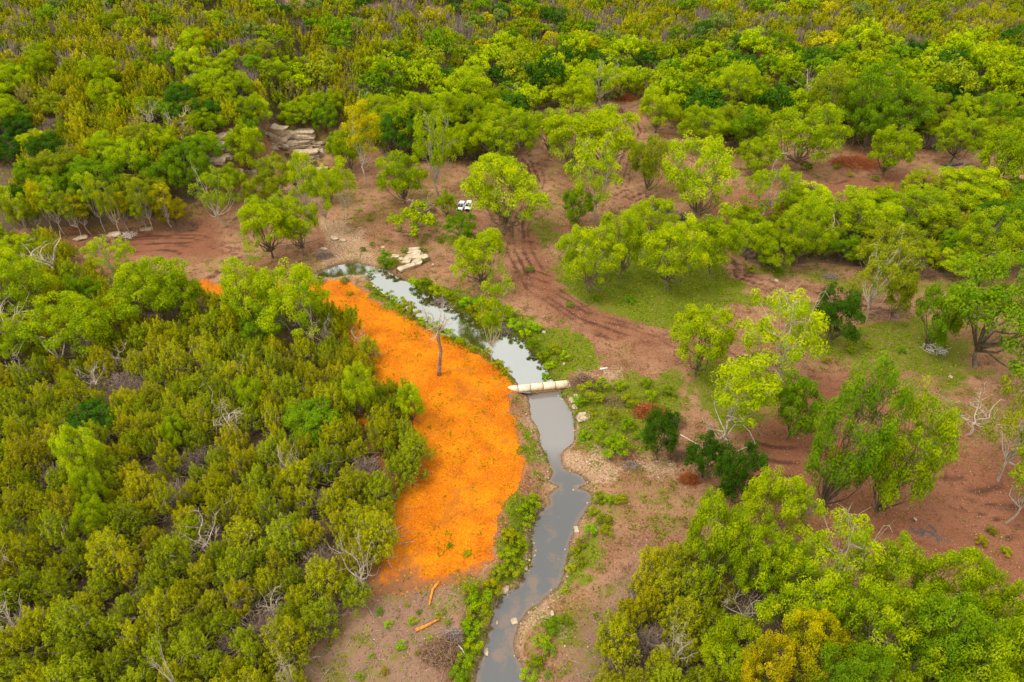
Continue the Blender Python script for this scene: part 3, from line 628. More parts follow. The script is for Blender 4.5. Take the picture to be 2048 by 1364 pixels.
# hero trees: kind, tone, base px, base py, top py, crown width px, label
HERO = [
 ('tall', 'YE', 739, 372, 203, 84, 'tall yellow green tree with a bare dark trunk, alone on open dirt'),
 ('open', 'BR', 882, 398, 228, 105, 'forked tree with dead snags sticking out of its top, behind the white vehicles'),
 ('round', 'BR', 812, 408, 312, 100, 'bushy green tree filling the gap between yellow tree and forked tree'),
 ('broad', 'YG', 1008, 462, 315, 180, 'broad bright green tree whose crown hangs over the white vehicles'),
 ('round', 'GR', 925, 484, 431, 70, 'low dark green tree just below the white vehicles'),
 ('bush', 'BR', 832, 470, 408, 84, 'low bright bush beside a dry brush heap, uphill of the rock pile'),
 ('round', 'BR', 1100, 310, 226, 88, 'tidy round tree with dark forked trunk on the upper clearing'),
 ('broad', 'YG', 1145, 345, 222, 120, 'bright tree with straight dark trunk beside the upper dirt track'),
 ('broad', 'YG', 1215, 350, 215, 130, 'large lime green crown leaning over the upper dirt track'),
 ('open', 'YG', 1183, 445, 285, 130, 'tree with pale twisted limbs showing below a thin lime crown'),
 ('round', 'GR', 1150, 455, 378, 70, 'dark bushy growth at the foot of the pale limbed tree'),
 ('round', 'OL', 1290, 388, 275, 82, 'olive tree with three thin pale stems at the track bend'),
 ('broad', 'LY', 1388, 448, 285, 150, 'brilliant yellow green tree in the middle of the clearing'),
 ('open', 'BR', 1525, 448, 330, 125, 'green tree with dark leaning trunk at the edge of the brown clearing'),
 ('round', 'BR', 1508, 352, 282, 90, 'small leaning tree in front of the large crown on the clearing'),
 ('broad', 'BR', 1590, 342, 215, 140, 'large green tree with slanting trunk on the upper edge of the brown clearing'),
 ('round', 'BR', 1765, 352, 256, 92, 'neat green tree standing alone on the far brown clearing'),
 ('droopy', 'OL', 1640, 275, 140, 90, 'vine hung tree with a crooked pale trunk at the wood edge'),
 ('droopy', 'GR', 1705, 290, 135, 110, 'tall vine covered tree with reddish dead leaves high up'),
 ('broad', 'GR', 1790, 285, 170, 120, 'tall dark green tree on the wood edge behind the far clearing'),
 ('broad', 'BR', 1900, 325, 232, 100, 'green tree bending over the stony bank of the far clearing'),
 ('round', 'BR', 1985, 385, 255, 120, 'spreading green tree at the far end of the stony bank'),
 ('broad', 'YG', 957, 578, 465, 118, 'bright green leaning tree on the bank above the pool'),
 ('broad', 'YG', 1176, 584, 455, 125, 'green tree with short grey trunk at the corner of the grass patch'),
 ('broad', 'BR', 1240, 556, 428, 110, 'green tree second in the row across the grass patch'),
 ('broad', 'YG', 1335, 580, 440, 135, 'wide green tree in the middle of the grass patch'),
 ('round', 'BR', 1418, 548, 430, 115, 'green tree at the uphill corner of the grass patch'),
 ('round', 'YG', 1300, 480, 400, 90, 'lime green tree beside the dark ash heap'),
 ('round', 'DK', 1660, 688, 590, 108, 'round dark green tree standing alone by the dirt track'),
 ('open', 'OL', 1735, 640, 478, 130, 'olive tree with twisted silver limbs over the dark ash streak'),
 ('round', 'OL', 1778, 642, 545, 70, 'olive crown hanging beside the twisted silver limbs'),
 ('broad', 'GR', 1952, 738, 535, 230, 'big oak with a forked black trunk at the edge of the clearing'),
 ('round', 'GR', 1850, 700, 585, 105, 'outer green crown hanging out from the big black trunked oak'),
 ('round', 'YG', 1390, 752, 622, 120, 'dense knobbly lime tree above the grassy creek bank'),
 ('open', 'LY', 1530, 790, 598, 190, 'airy lime tree full of bare tan branches'),
 ('tall', 'YG', 1458, 888, 715, 135, 'upright lime tree with a pale split trunk over the brush piles'),
 ('round', 'GR', 1575, 880, 760, 110, 'loose green growth trailing at the foot of the lime trees'),
 ('droopy', 'GR', 1640, 1020, 752, 130, 'tall vine draped tree with a bare grey limb over the creek bank'),
 ('droopy', 'BR', 1748, 1035, 800, 128, 'wide vine draped tree beside the dark burnt soil'),
 ('open', 'OL', 1998, 962, 745, 170, 'half dead tree with fans of bare pink grey twigs beside the dirt track'),
 ('tall', 'BR', 2012, 1045, 880, 110, 'slim tree with one green side branch below the half dead tree'),
 ('round', 'DK', 1312, 918, 828, 84, 'dark green bushy tree between the two brown brush piles'),
 ('round', 'DK', 1402, 965, 878, 82, 'dark green bush behind the russet dead brush'),
 ('round', 'DK', 1458, 1012, 895, 105, 'darkest green bushy tree above the lower wood'),
 ('broad', 'YG', 1530, 1095, 958, 130, 'yellow green tree standing up at the top of the lower wood'),
 ('round', 'BR', 1402, 1165, 1000, 125, 'dense green tree at the upper corner of the lower wood'),
 ('broad', 'BR', 1480, 1190, 1050, 130, 'soft green tree in the second rank of the lower wood'),
 ('open', 'YG', 1630, 1210, 1045, 160, 'bright tree with a pale bare stem in the top of the lower wood'),
 ('broad', 'YG', 1560, 1290, 1150, 160, 'vine tangled bright crown in the heart of the lower wood'),
 ('broad', 'BR', 1750, 1260, 1110, 150, 'bright rounded tree below the dark burnt soil'),
 ('broad', 'BR', 1850, 1280, 1115, 150, 'tall bright tree next along the lower wood edge below the burnt soil'),
 ('broad', 'BR', 1700, 1370, 1200, 180, 'broad green tree in the lower wood beside a gap of dark shade'),
 ('broad', 'GR', 1820, 1400, 1220, 170, 'deep green tree in the thick of the lower wood'),
 ('broad', 'BR', 1960, 1350, 1170, 150, 'bright green tree on the outer flank of the lower wood'),
 ('broad', 'BR', 1990, 1440, 1230, 190, 'large bright green tree at the bottom edge of the lower wood'),
 ('broad', 'BR', 1880, 1470, 1300, 180, 'bright leafy tree cut off by the bottom edge of the lower wood'),
 ('round', 'OR', 1500, 1400, 1290, 110, 'golden orange tree at the bottom of the lower wood'),
 ('broad', 'YE', 1585, 1380, 1240, 120, 'yellow tree next to the golden orange one'),
 ('broad', 'GR', 1640, 1450, 1300, 140, 'green tree growing at the foot of the yellow tree'),
 ('round', 'OR', 352, 448, 402, 56, 'small orange leaved tree on the dark creek bank'),
 ('open', 'BR', 452, 452, 345, 92, 'green tree with a stout grey trunk at the tip of the dirt mound'),
 ('broad', 'YG', 548, 515, 395, 115, 'bushy lime tree overhanging the gravel bar'),
 ('broad', 'BR', 608, 510, 400, 95, 'green tree crowding the bank above the small pool'),
 ('round', 'YG', 505, 352, 256, 80, 'olive yellow tree growing in front of the limestone ledge'),
 ('round', 'OL', 560, 400, 318, 90, 'grey green tree below the limestone ledge'),
 ('tall', 'YG', 622, 468, 300, 60, 'thin young tree, first of the slender stems above the gravel bar'),
 ('tall', 'YG', 655, 470, 330, 55, 'thin young tree, second of the slender stems above the gravel bar'),
 ('tall', 'YG', 690, 440, 320, 55, 'thin young tree with sparse leaves beside the open brown slope'),
 ('round', 'BR', 705, 345, 262, 70, 'green tree on the slope between the ledge and the yellow tree'),
 ('tall', 'BR', 985, 730, 566, 78, 'thin tree with a sparse crown rooted on the mulch edge by the pool'),
 ('open', 'YG', 238, 560, 472, 88, 'small pale limbed tree beside the dirt mound'),
 ('broad', 'YG', 600, 690, 545, 150, 'tall lime crown rising from the thicket where the mulch begins'),
 ('broad', 'YG', 515, 660, 528, 120, 'lime green tree in the thicket by the dark teal tarp'),
 ('broad', 'BR', 330, 640, 525, 150, 'bright spreading tree in the thicket near the dirt mound'),
 ('broad', 'BR', 165, 720, 600, 150, 'rounded green tree sunk in the juniper thicket'),
 ('broad', 'BR', 60, 650, 520, 150, 'large green tree at the edge of the thicket below the dirt mound'),
 ('broad', 'BR', 30, 740, 640, 110, 'bright green tree under the tangle of dead grey limbs'),
 ('round', 'BR', 370, 635, 560, 90, 'bright green crown tucked behind dark junipers'),
 ('round', 'LY', 728, 838, 738, 66, 'small glowing yellow green tree among dark junipers beside the mulch'),
 ('round', 'LY', 826, 850, 778, 62, 'small pale lime tree at the mulch edge'),
 ('round', 'LY', 190, 970, 862, 92, 'bright lime tree standing out of the olive junipers'),
 ('round', 'BR', 226, 1078, 998, 64, 'little lime round tree amid the lower junipers'),
 ('round', 'BR', 206, 1030, 946, 62, 'little bright tree just uphill of the little lime round tree'),
 ('round', 'BR', 366, 905, 840, 56, 'small fresh green tree in the midst of the junipers'),
 ('round', 'BR', 520, 830, 760, 66, 'fresh green tree by a spray of bare twigs'),
 ('round', 'GR', 503, 305, 238, 62, 'dark green tree between the tumbled rocks and the limestone ledge'),
 ('round', 'BR', 682, 335, 268, 56, 'small green tree at the uphill end of the limestone ledge'),
 ('round', 'YG', 662, 405, 345, 66, 'pale lime bush like tree on the open slope below the ledge'),
 ('round', 'BR', 592, 376, 328, 50, 'small green tree directly below the sloping slab'),
 ('round', 'OL', 528, 428, 354, 68, 'olive tree over the boulders below the limestone ledge'),
 ('round', 'BR', 472, 398, 330, 62, 'green tree on the slope behind the stout grey trunk'),
 ('round', 'GR', 655, 268, 214, 58, 'dark green tree overhanging the uphill end of the ledge'),
 ('round', 'BR', 598, 258, 205, 72, 'green tree crowning the middle of the limestone ledge'),
 ('broad', 'BR', 780, 300, 215, 90, 'green tree just behind the tall yellow green tree'),
 ('broad', 'BR', 852, 305, 185, 118, 'round green tree behind the forked tree, against the wood'),
 ('broad', 'YG', 935, 240, 137, 120, 'yellow green tree standing above the forked tree at the wood edge'),
 ('broad', 'BR', 1010, 335, 222, 120, 'green tree right behind the broad tree of the white vehicles'),
 ('round', 'BR', 928, 325, 248, 72, 'smaller green tree between the forked tree and its neighbour by the vehicles'),
 ('round', 'YG', 1150, 238, 160, 84, 'bright tree at the wood edge just uphill of the round forked trunk tree'),
 ('open', 'YG', 1203, 218, 120, 105, 'lime tree with a bent white trunk beside the rust red brush'),
 ('round', 'YG', 1310, 265, 178, 88, 'knobbly lime tree at the far side of the upper dirt track'),
 ('round', 'BR', 893, 434, 385, 42, 'small lime crown touching the white vehicles'),
 ('broad', 'BR', 1400, 305, 212, 96, 'green tree behind the brilliant yellow green tree'),
 ('round', 'GR', 1482, 305, 222, 86, 'darker green tree at the wood edge above the small leaning tree'),
 ('broad', 'YG', 1455, 238, 128, 108, 'yellow green tree in the second rank of the wood above the clearing'),
 ('round', 'GR', 1725, 305, 205, 84, 'mid green tree in front of the vine covered trees'),
 ('broad', 'YG', 1705, 490, 385, 130, 'lime tree wrapped by silver limbs in the dense far clump'),
 ('broad', 'BR', 1590, 530, 410, 110, 'green tree at the outer end of the dense far clump'),
 ('broad', 'YG', 1925, 410, 335, 130, 'lime crown topping the dense far clump'),
 ('broad', 'BR', 1815, 470, 380, 135, 'broad green crown at the back of the dense far clump'),
 ('broad', 'BR', 1955, 548, 430, 120, 'green tree at the front of the dense far clump'),
 ('broad', 'OL', 1770, 555, 452, 110, 'olive tree tinged orange at the front of the dense far clump'),
 ('broad', 'GR', 2032, 525, 400, 120, 'deep green tree at the outer flank of the dense far clump'),
 ('bush', 'LY', 440, 760, 725, 40, 'tiny yellow bush beside bare twigs in the thicket'),
]
# sparse riverside row
rr_ = RS(5)
ROW = ['slim yellow green tree, {} in the row along the dark creek bank']
ORD = ['first', 'second', 'third', 'fourth', 'fifth', 'sixth', 'seventh', 'eighth', 'ninth', 'tenth', 'eleventh', 'twelfth', 'thirteenth', 'fourteenth']
for i in range(14):
    HERO.append(('tall', ['OL', 'YE', 'YG'][i % 3], 8 + i * 25.5 + rr_.uniform(-6, 6), 482 - i * 1.6 + rr_.uniform(-5, 8), 352 + (i % 4) * 14 + rr_.uniform(-8, 8), 46, ROW[0].format(ORD[i])))

rng = RS(11)
NAMES = {'broad': 'oak_tree', 'round': 'round_tree', 'open': 'open_crowned_tree', 'tall': 'slender_tree', 'droopy': 'vine_draped_tree', 'bush': 'leafy_bush'}
CATS = {'bush': 'bush'}
def height_for(x, y, z, ty):
    lo_, hi_ = .3, 45
    for _ in range(30):
        m_ = (lo_ + hi_) / 2
        if proj(x, y, z + m_)[1] > ty: lo_ = m_
        else: hi_ = m_
    return m_
HEROXY = []
for kind, tone, bx, by, ty, w, lab in HERO:
    x, y, z = G(bx, by); dp = float(proj(x, y, z)[2]); Ht = height_for(x, y, z, ty); R = w * dp / FOC / 2
    p0 = PR[kind][0]; plant(NAMES[kind], kind, x, y, z, Ht / p0.H, R / p0.R * .98, rng.rand() * 6.28, lab, CATS.get(kind, 'tree'), 'hand placed clearing trees' if 0 else None, TONE[tone], rng,
                            tilt=rng.normal() * .04, tcol=tuple(rng.uniform(.75, 1.15) for _ in range(1)) * 3)
    HEROXY.append((x, y, R))
# ------------------------------------------------------------------ woodland fill
HX = np.array(HEROXY)
def in_zone(px, py):
    r = np.zeros(px.shape, int)
    for i, P in enumerate((F_L, F_B, F_R, F_S)): r[inpoly(px, py, P)] = i + 1
    for P in HOLES: r[inpoly(px, py, P)] = 0
    return r
rng = RS(23)
cand = np.concatenate([np.stack([rng.uniform(-110, 130, 34000), rng.uniform(22, 175, 34000)], 1), np.stack([rng.uniform(-330, 330, 110000), rng.uniform(150, 440, 110000)], 1)])
cz_ = height(cand[:, 0], cand[:, 1]); cpx, cpy, cdp = proj(cand[:, 0], cand[:, 1], cz_)
zn = in_zone(cpx, cpy); ok = (zn > 0) & (cpx > -230) & (cpx < 2280) & (cpy < 1540) & (cpy > -75)
cand, cz_, cpx, cpy, cdp, zn = [a[ok] for a in (cand, cz_, cpx, cpy, cdp, zn)]
# keep the camera's look at the hero crowns open and keep off water and mulch
inside = (sdist(cand[:, 0], cand[:, 1], wM) < .3) & (cpx > 640)
grid = {}; chosen = []
patch = fbm(cand[:, 0], cand[:, 1], 26, 44); patch2 = fbm(cand[:, 0], cand[:, 1], 18, 61)
def pick(i):
    u = rng.rand(); z = zn[i]; px, py = cpx[i], cpy[i]; q = patch[i] * .55; q2 = patch2[i]
    if z == 1:
        if py < 720 and q2 > .15: return 'round' if u < .75 else 'juniper'
        return 'brush' if u < .055 else ('dead' if u < .075 else ('round' if u < .095 else ('junitall' if u < .25 else 'juniper')))
    if z == 2:
        if px < 760:
            if py > (330 if px < 330 else 215): return 'round' if u < .62 + q else ('broad' if u < .7 + q else 'juniper')
            return 'round' if u < .16 + q * .8 else ('brush' if u > .80 else ('dead' if u > .785 else ('junitall' if u > .7 else 'juniper')))
        if py < 115: return 'round' if u < .33 + q * 1.1 else ('brush' if u > .72 else ('juniper'))
        return 'broad' if u < .45 else ('round' if u < .82 else ('brush' if u > .93 else ('dead' if u > .915 else 'juniper')))
    if z == 3: return 'broad' if u < .35 else ('round' if u < .8 else ('brush' if u > .9 else 'juniper'))
    if px < 1440: return 'juniper' if u < .78 else ('brush' if u > .92 else 'round')
    return 'broad' if u < .5 else ('round' if u < .88 else ('dead' if u > .95 else 'juniper'))
SP = {'juniper': 1.55, 'junitall': 1.3, 'brush': 1.3, 'dead': 1.6, 'round': 2.9, 'broad': 3.6}
for i in range(len(cand)):
    k = pick(i); x, y = cand[i]; s = rng.uniform(.72, 1.25)
    r = SP[k] * s * (.84 if zn[i] == 2 else 1.)
    if k == 'broad' or k == 'round': r *= .92
    hd = np.hypot(HX[:, 0] - x, HX[:, 1] - y)
    if (hd < HX[:, 2] * .55 + r * .55).any(): continue
    gx_, gy_ = int(x // 5), int(y // 5); bad = False
    for a in (-1, 0, 1):
        for b in (-1, 0, 1):
            for (xx, yy, rr2) in grid.get((gx_ + a, gy_ + b), ()):
                if (xx - x) ** 2 + (yy - y) ** 2 < (rr2 + r) ** 2 * .80: bad = True; break
            if bad: break
        if bad: break
    if bad: continue
    grid.setdefault((gx_, gy_), []).append((x, y, r)); chosen.append((k, s, i))
print('fill', len(chosen), {k: sum(1 for c in chosen if c[0] == k) for k in SP})
def zone_words(i):
    px, py = cpx[i], cpy[i]; z = zn[i]
    if z == 1:
        if py < 700: return 'in the mixed thicket below the dirt mound'
        if px > 640: return 'on the thicket edge beside the orange mulch'
        return 'in the upper half of the big juniper thicket' if py < 950 else ('in the lower half of the big juniper thicket' if py < 1180 else 'at the near end of the big juniper thicket')
    if z == 2:
        if px < 430 and py > 250: return 'on the slope above the dark creek bank'
        if px < 760: return 'on the hillside above the limestone ledge'
        if py > 150: return 'in the wood edging the far clearings'
        return 'in the scrub woods high on the far slope'
    if z == 3: return 'in the dense clump behind the big oak'
    return 'in the lower wood beside the creek' if px < 1440 else 'in the lower wood below the burnt soil'
JT = [('olive', JU), ('mossy', JG), ('yellowish', JY), ('brownish', JB)]
BT = [('bright green', BR), ('lime', YG), ('mid green', GR), ('olive', OL), ('grey green', (.19, .25, .06)), ('dark green', (.06, .15, .012)), ('yellow', YE)]
def tone_for(k, i):
    u = rng.rand(); z = zn[i]
    if k in ('juniper', 'junitall'):
        w = (0, 0, 0, 1, 1, 2, 2, 3) if z == 2 else (0, 0, 0, 1, 1, 1, 2)
        return JT[w[int(u * len(w))]]
    w = (0, 0, 1, 2, 2, 3, 4, 5, 6) if (z == 2 and cpy[i] < 120) else ((0, 0, 1, 1, 2, 2, 3, 5) if z != 4 else (0, 0, 0, 1, 2, 2, 3))
    return BT[w[int(u * len(w))]]
key = sorted(range(len(chosen)), key=lambda j: cdp[chosen[j][2]])
cap = {'j': 298, 'b': 300 - len(HERO), 'd': 60, 'r': 90}
cls = {'juniper': 'j', 'junitall': 'j', 'round': 'b', 'broad': 'b', 'dead': 'd', 'brush': 'r'}
rest = []
for j in key:
    k, s, i = chosen[j]; c = cls[k]; x, y = cand[i]; z = cz_[i]; px, py = cpx[i], cpy[i]; rz = rng.rand() * 6.28
    vis = -70 < px < 2118 and (py < 1364 + 170)
    hs = s * rng.uniform(.85, 1.15)
    if k == 'broad': hs *= .74; s *= .80
    if k == 'round': hs *= .78; s *= .84
    if zn[i] == 4 and k in ('broad', 'round'): hs *= 1.15; s *= 1.1
    if zn[i] == 2 and k in ('broad', 'round') and py < 170: hs *= .84; s *= .84
    if zn[i] == 2 and k in ('broad', 'round'): hs *= 1.28
    if k == 'brush': s *= 1.05
    br = rng.uniform(.82, 1.2)
    if k in ('dead', 'brush'):
        if cap[c] > 0 and vis:
            cap[c] -= 1
            nm_, la, ca = ('dead_tree', 'leafless grey dead tree', 'dead tree') if k == 'dead' else ('dead_brush', 'bare tangle of grey twigs', 'dead brush')
            w_ = zone_words(i); plant(nm_, k, x, y, z, hs, s, rz, la + ' ' + w_, ca, ca + ' ' + w_, (1, 1, 1), rng, 'branches', (br, br * .97, br * .93))
        else: rest.append((k, x, y, z, hs, s, rz, (br, br, br)))
        continue
    tn, tc_ = tone_for(k, i); colr = tuple(q * br for q in tc_)
    if cap[c] > 0 and vis and cdp[i] < 420:
        cap[c] -= 1; w_ = zone_words(i)
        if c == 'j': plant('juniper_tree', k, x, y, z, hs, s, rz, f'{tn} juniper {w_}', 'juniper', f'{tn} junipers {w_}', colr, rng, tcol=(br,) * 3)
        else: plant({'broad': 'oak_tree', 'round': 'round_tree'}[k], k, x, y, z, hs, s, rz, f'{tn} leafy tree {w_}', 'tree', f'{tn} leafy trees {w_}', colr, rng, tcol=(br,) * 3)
    else: rest.append((k, x, y, z, hs, s, rz, colr))
print('rest', len(rest), cap)
# the far masses: one object per kind
LOW = {'juniper': [juniper(900 + s, 5.5, 2.7, 14, 60, .27, False)[1:] for s in range(4)], 'junitall': [juniper(920 + s, 6.4, 1.9, 9, 62, .28, False)[1:] for s in range(3)],
       'round': [broad(930 + s, 8, 4.6, .16, 11, 6, 1.05, 20, .40, .2)[1:] for s in range(4)], 'broad': [broad(940 + s, 11, 6, .24, 12, 7, 1.2, 20, .46, .2)[1:] for s in range(4)]}
MID = {'juniper': [juniper(960 + s, 5.5, 2.7, 20, 120, .19, True)[1:] for s in range(4)], 'junitall': [juniper(970 + s, 6.4, 1.9, 10, 150, .19, False)[1:] for s in range(3)]}
def merge(name, kinds, label, cat, material):
    Vs, Fs, Ts, Cs = [], [], [], []; n = 0
    for (k, x, y, z, hs, s, rz, c) in rest:
        if k not in kinds: continue
        lod = MID if (y < 190 and k in MID) else LOW; V, F, ti = lod[k][rng.randint(len(lod[k]))]; ca, sa = math.cos(rz), math.sin(rz)
        v = np.stack([(V[:, 0] * ca - V[:, 1] * sa) * s + x, (V[:, 0] * sa + V[:, 1] * ca) * s + y, V[:, 2] * hs + z], 1)
        Vs.append(v.astype(np.float32)); Fs.append(F + n); Ts.append(ti); Cs.append(np.tile(np.array(c, np.float32), (len(v), 1))); n += len(v)
    if not Vs: return
    o = link(name, crown_mesh(name, np.concatenate(Vs), np.concatenate(Fs), np.concatenate(Ts), material, np.concatenate(Cs)), None, (1, 1, 1)); setp(o, label, cat, None, 'stuff'); print(name, n)
merge('juniper_thicket', ('juniper', 'junitall'), 'mass of far olive junipers covering the hillside beyond the valley', 'thicket', M_JUN)
merge('far_woodland', ('round', 'broad'), 'mass of far green leafy trees mingled through the hillside scrub', 'woodland', M_LEAF)
tb = MB()
for (k, x, y, z, hs, s, rz, c) in rest:
    if k in ('dead', 'brush'):
        rg = RS(int(abs(x * 13 + y * 7)) % 9999)
        for q in range(46):
            a = rg.rand() * 6.28; r = 2.4 * s * math.sqrt(rg.rand()); h_ = 4.2 * hs * rg.uniform(.5, 1.1)
            tb.tube([(x + .2 * r * math.cos(a), y + .2 * r * math.sin(a), z + .2), (x + .7 * r * math.cos(a + .2), y + .7 * r * math.sin(a + .2), z + h_ * .6), (x + r * math.cos(a), y + r * math.sin(a), z + h_)], [.085, .07, .045], 3, False)
if tb.n:
    o = link('distant_dead_brush', tb.mesh('distant_dead_brush', M_TWIG), None, (1, 1, 1)); setp(o, 'bare grey twigs scattered through the scrub on the far hillside', 'dead brush', None, 'stuff')
#PART3
# ================================================================== leafless trees placed one by one
BARE = [
 ('dead', 1045, 222, 165, 62, 'pale bare dead tree fanning out on the upper slope'),
 ('dead', 62, 705, 590, 130, 'big tangle of dead grey limbs over the thicket edge'),
 ('snag', 112, 560, 470, 90, 'dead tree with forked silver branches below the dirt mound'),
 ('snag', 622, 700, 590, 52, 'slim silver dead tree with curling tips in the thicket'),
 ('dead', 655, 705, 640, 46, 'low bare shrub next to the slim silver dead tree'),
 ('dead', 490, 770, 715, 62, 'fan of bare tan twigs in the middle of the thicket'),
 ('snag', 138, 735, 655, 70, 'dead silver snag with drooping arms in the thicket'),
 ('snag', 408, 735, 690, 50, 'small grey dead fork in the dark hollow of the thicket'),
 ('dead', 375, 285, 210, 76, 'tall bare pale tree on the hillside above the creek bend'),
 ('snag', 372, 1400, 1290, 46, 'white dead tree with two bare prongs at the bottom of the thicket'),
 ('dead', 12, 1180, 1095, 90, 'bare white branches poking in at the outer thicket edge'),
 ('dead', 728, 1195, 1065, 84, 'grey leafless tree at the lower thicket edge by the mulch'),
 ('dead', 590, 965, 890, 70, 'bare twiggy dead tree in the dark gap of the thicket'),
 ('dead', 590, 1400, 1320, 60, 'bare grey twigs at the bottom thicket edge'),
 ('dead', 55, 1290, 1190, 90, 'grey dead crown sunk in the lower thicket'),
 ('dead', 1340, 1345, 1250, 80, 'purple grey leafless tree in the lower wood by the creek'),
 ('dead', 2040, 1340, 1240, 90, 'bare tree with curling branches on the flank of the lower wood'),
 ('snag', 1660, 470, 410, 90, 'silver limbs crossing over the dense far clump'),
 ('snag', 1965, 560, 500, 40, 'short dead grey stub beside the dense far clump'),
 ('snag', 1600, 215, 140, 60, 'crooked pale snag standing above the far clearing'),
 ('snag', 735, 235, 175, 40, 'white bare snag behind the tall yellow green tree'),
 ('dead', 840, 440, 395, 60, 'dry brown leafless shrub beside the white vehicles'),
 ('dead', 1570, 650, 590, 70, 'spray of bare tan twigs over the airy lime tree'),
 ('dead', 1930, 870, 790, 120, 'fan of bare pink grey twigs by the dirt track'),
 ('snag', 1440, 900, 830, 90, 'leaning dead limb over the dark green bushes'),
 ('snag', 1660, 1010, 800, 60, 'long bare grey limb rising through the vine draped tree'),
 ('dead', 545, 110, 70, 50, 'pale leafless tree in the hillside scrub'),
]
rng = RS(41)
for kind, bx, by, ty, w, lab in BARE:
    x, y, z = G(bx, by); dp = float(proj(x, y, z)[2]); Ht = height_for(x, y, z, ty); R = w * dp / FOC / 2; p0 = PR[kind][0]
    plant('dead_tree', kind, x, y, z, Ht / p0.H, R / p0.R, rng.rand() * 6.28, lab, 'dead tree', None, (1, 1, 1), rng, 'branches', (1.0, .95, .9))
# the leaning bare trunk on the mulch
x, y, z = G(878, 750); e = empty('bare_tree', (x, y, z)); setp(e, 'thick leaning bare trunk with a spray of fine twigs, standing alone on orange mulch', 'tree')
rng = RS(77); mb = MB(); tb = MB(); Hh = height_for(x, y, z, 655)
mb.tube([(0, 0, -.4), (.12, 0, Hh * .12), (.28, .1, Hh * .3), (.62, .2, Hh * .5), (.50, .2, Hh * .6), (.42, .2, Hh * .78), (.5, .2, Hh)], [.42, .33, .29, .27, .25, .22, .17], 9)
mb.tube([(.52, .2, Hh * .66), (.2, .1, Hh * .72), (.1, .1, Hh * .80)], [.14, .1, .06], 5)
for i in range(13):
    a = i * 2.4 + rng.rand(); q = np.array([.5 + math.cos(a) * rng.uniform(1.6, 3.6), .2 + math.sin(a) * rng.uniform(1.4, 3.2), Hh + rng.uniform(-.6, 4.6)])
    b = np.array([.5, .2, Hh * rng.uniform(.86, 1.)]); ee = bend(b, q, rng, .12, 7); tb.tube(ee, np.linspace(.11, .022, 7), 4, False)
    for j in range(9):
        c = ee[rng.randint(2, 7)]; q2 = c + rng.normal(size=3) * .75 + np.array([math.cos(a) * .4, math.sin(a) * .4, .5]); e3 = bend(c, q2, rng, .12, 4); tb.tube(e3, np.linspace(.032, .012, 4), 3, False)
M_TRUNK = bark_material('worn_bark', (.15, .085, .055), (.34, .23, .16))
link('trunk', mb.mesh('bare_trunk', M_TRUNK, True), e, (1, 1, 1)); link('branches', tb.mesh('bare_branches', M_DEAD), e, (.95, .95, .9))

# ================================================================== weir pipe across the creek
m, t, o = mat('weir_concrete'); v = objv(t); n = noise(t, 1.6, 5, .65, v); sx = N(t, 'ShaderNodeSeparateXYZ'); t.links.new(v, sx.inputs[0])
c = mixc(t, ramp(t, n, .35, .7), (.50, .40, .28), (.66, .57, .45)); low = math_(t, 'ADD', sx.outputs[2], math_(t, 'MULTIPLY', math_(t, 'SUBTRACT', n, .5), 1.1))
c = mixc(t, ramp(t, low, -.55, .12, .95, 0), c, (.42, .20, .045)); bsdf(t, o, c, .8, .3, n, .4, .03); M_WEIR = m
m, t, o = mat('joint_band'); v = objv(t); n = noise(t, 4, 3, .6, v); bsdf(t, o, mixc(t, n, (.08, .055, .04), (.26, .19, .12)), .8); M_JOINT = m
A = np.array([*Pz(1010, 779, ZU + .25)]); B = np.array([*Pz(1160, 764, ZU + .25)]); Lw = np.linalg.norm(B - A); mid = (A + B) / 2; ang = math.atan2(B[1] - A[1], B[0] - A[0])
e = empty('creek_weir', (mid[0], mid[1], ZU + .08), ang); setp(e, 'cream weir of end to end pipe sections crossing the creek between the two pools', 'weir')
ns = 6; cl = Lw / ns; rw = .66
for i in range(ns):
    mb = MB(); x0 = -Lw / 2 + i * cl + .035; x1 = x0 + cl - .07
    mb.tube([(x0, 0, 0), (x0 + .04, 0, 0), ((x0 + x1) / 2, 0, 0), (x1 - .04, 0, 0), (x1, 0, 0)], [rw - .05, rw, rw, rw, rw - .05], 24); link('pipe_section', mb.mesh('pipe_section', M_WEIR, False), e)
    if i:
        mb = MB(); mb.tube([(x0 - .07, 0, 0), (x0, 0, 0)], [rw + .012, rw + .012], 24); link('joint_band', mb.mesh('joint_band', M_JOINT), e)
mb = MB(); mb.box((0, -.05, -.95), (Lw * .86, .8, 1.0), taper=(1, .8)); link('footing', mb.mesh('footing', M_WEIR), e)

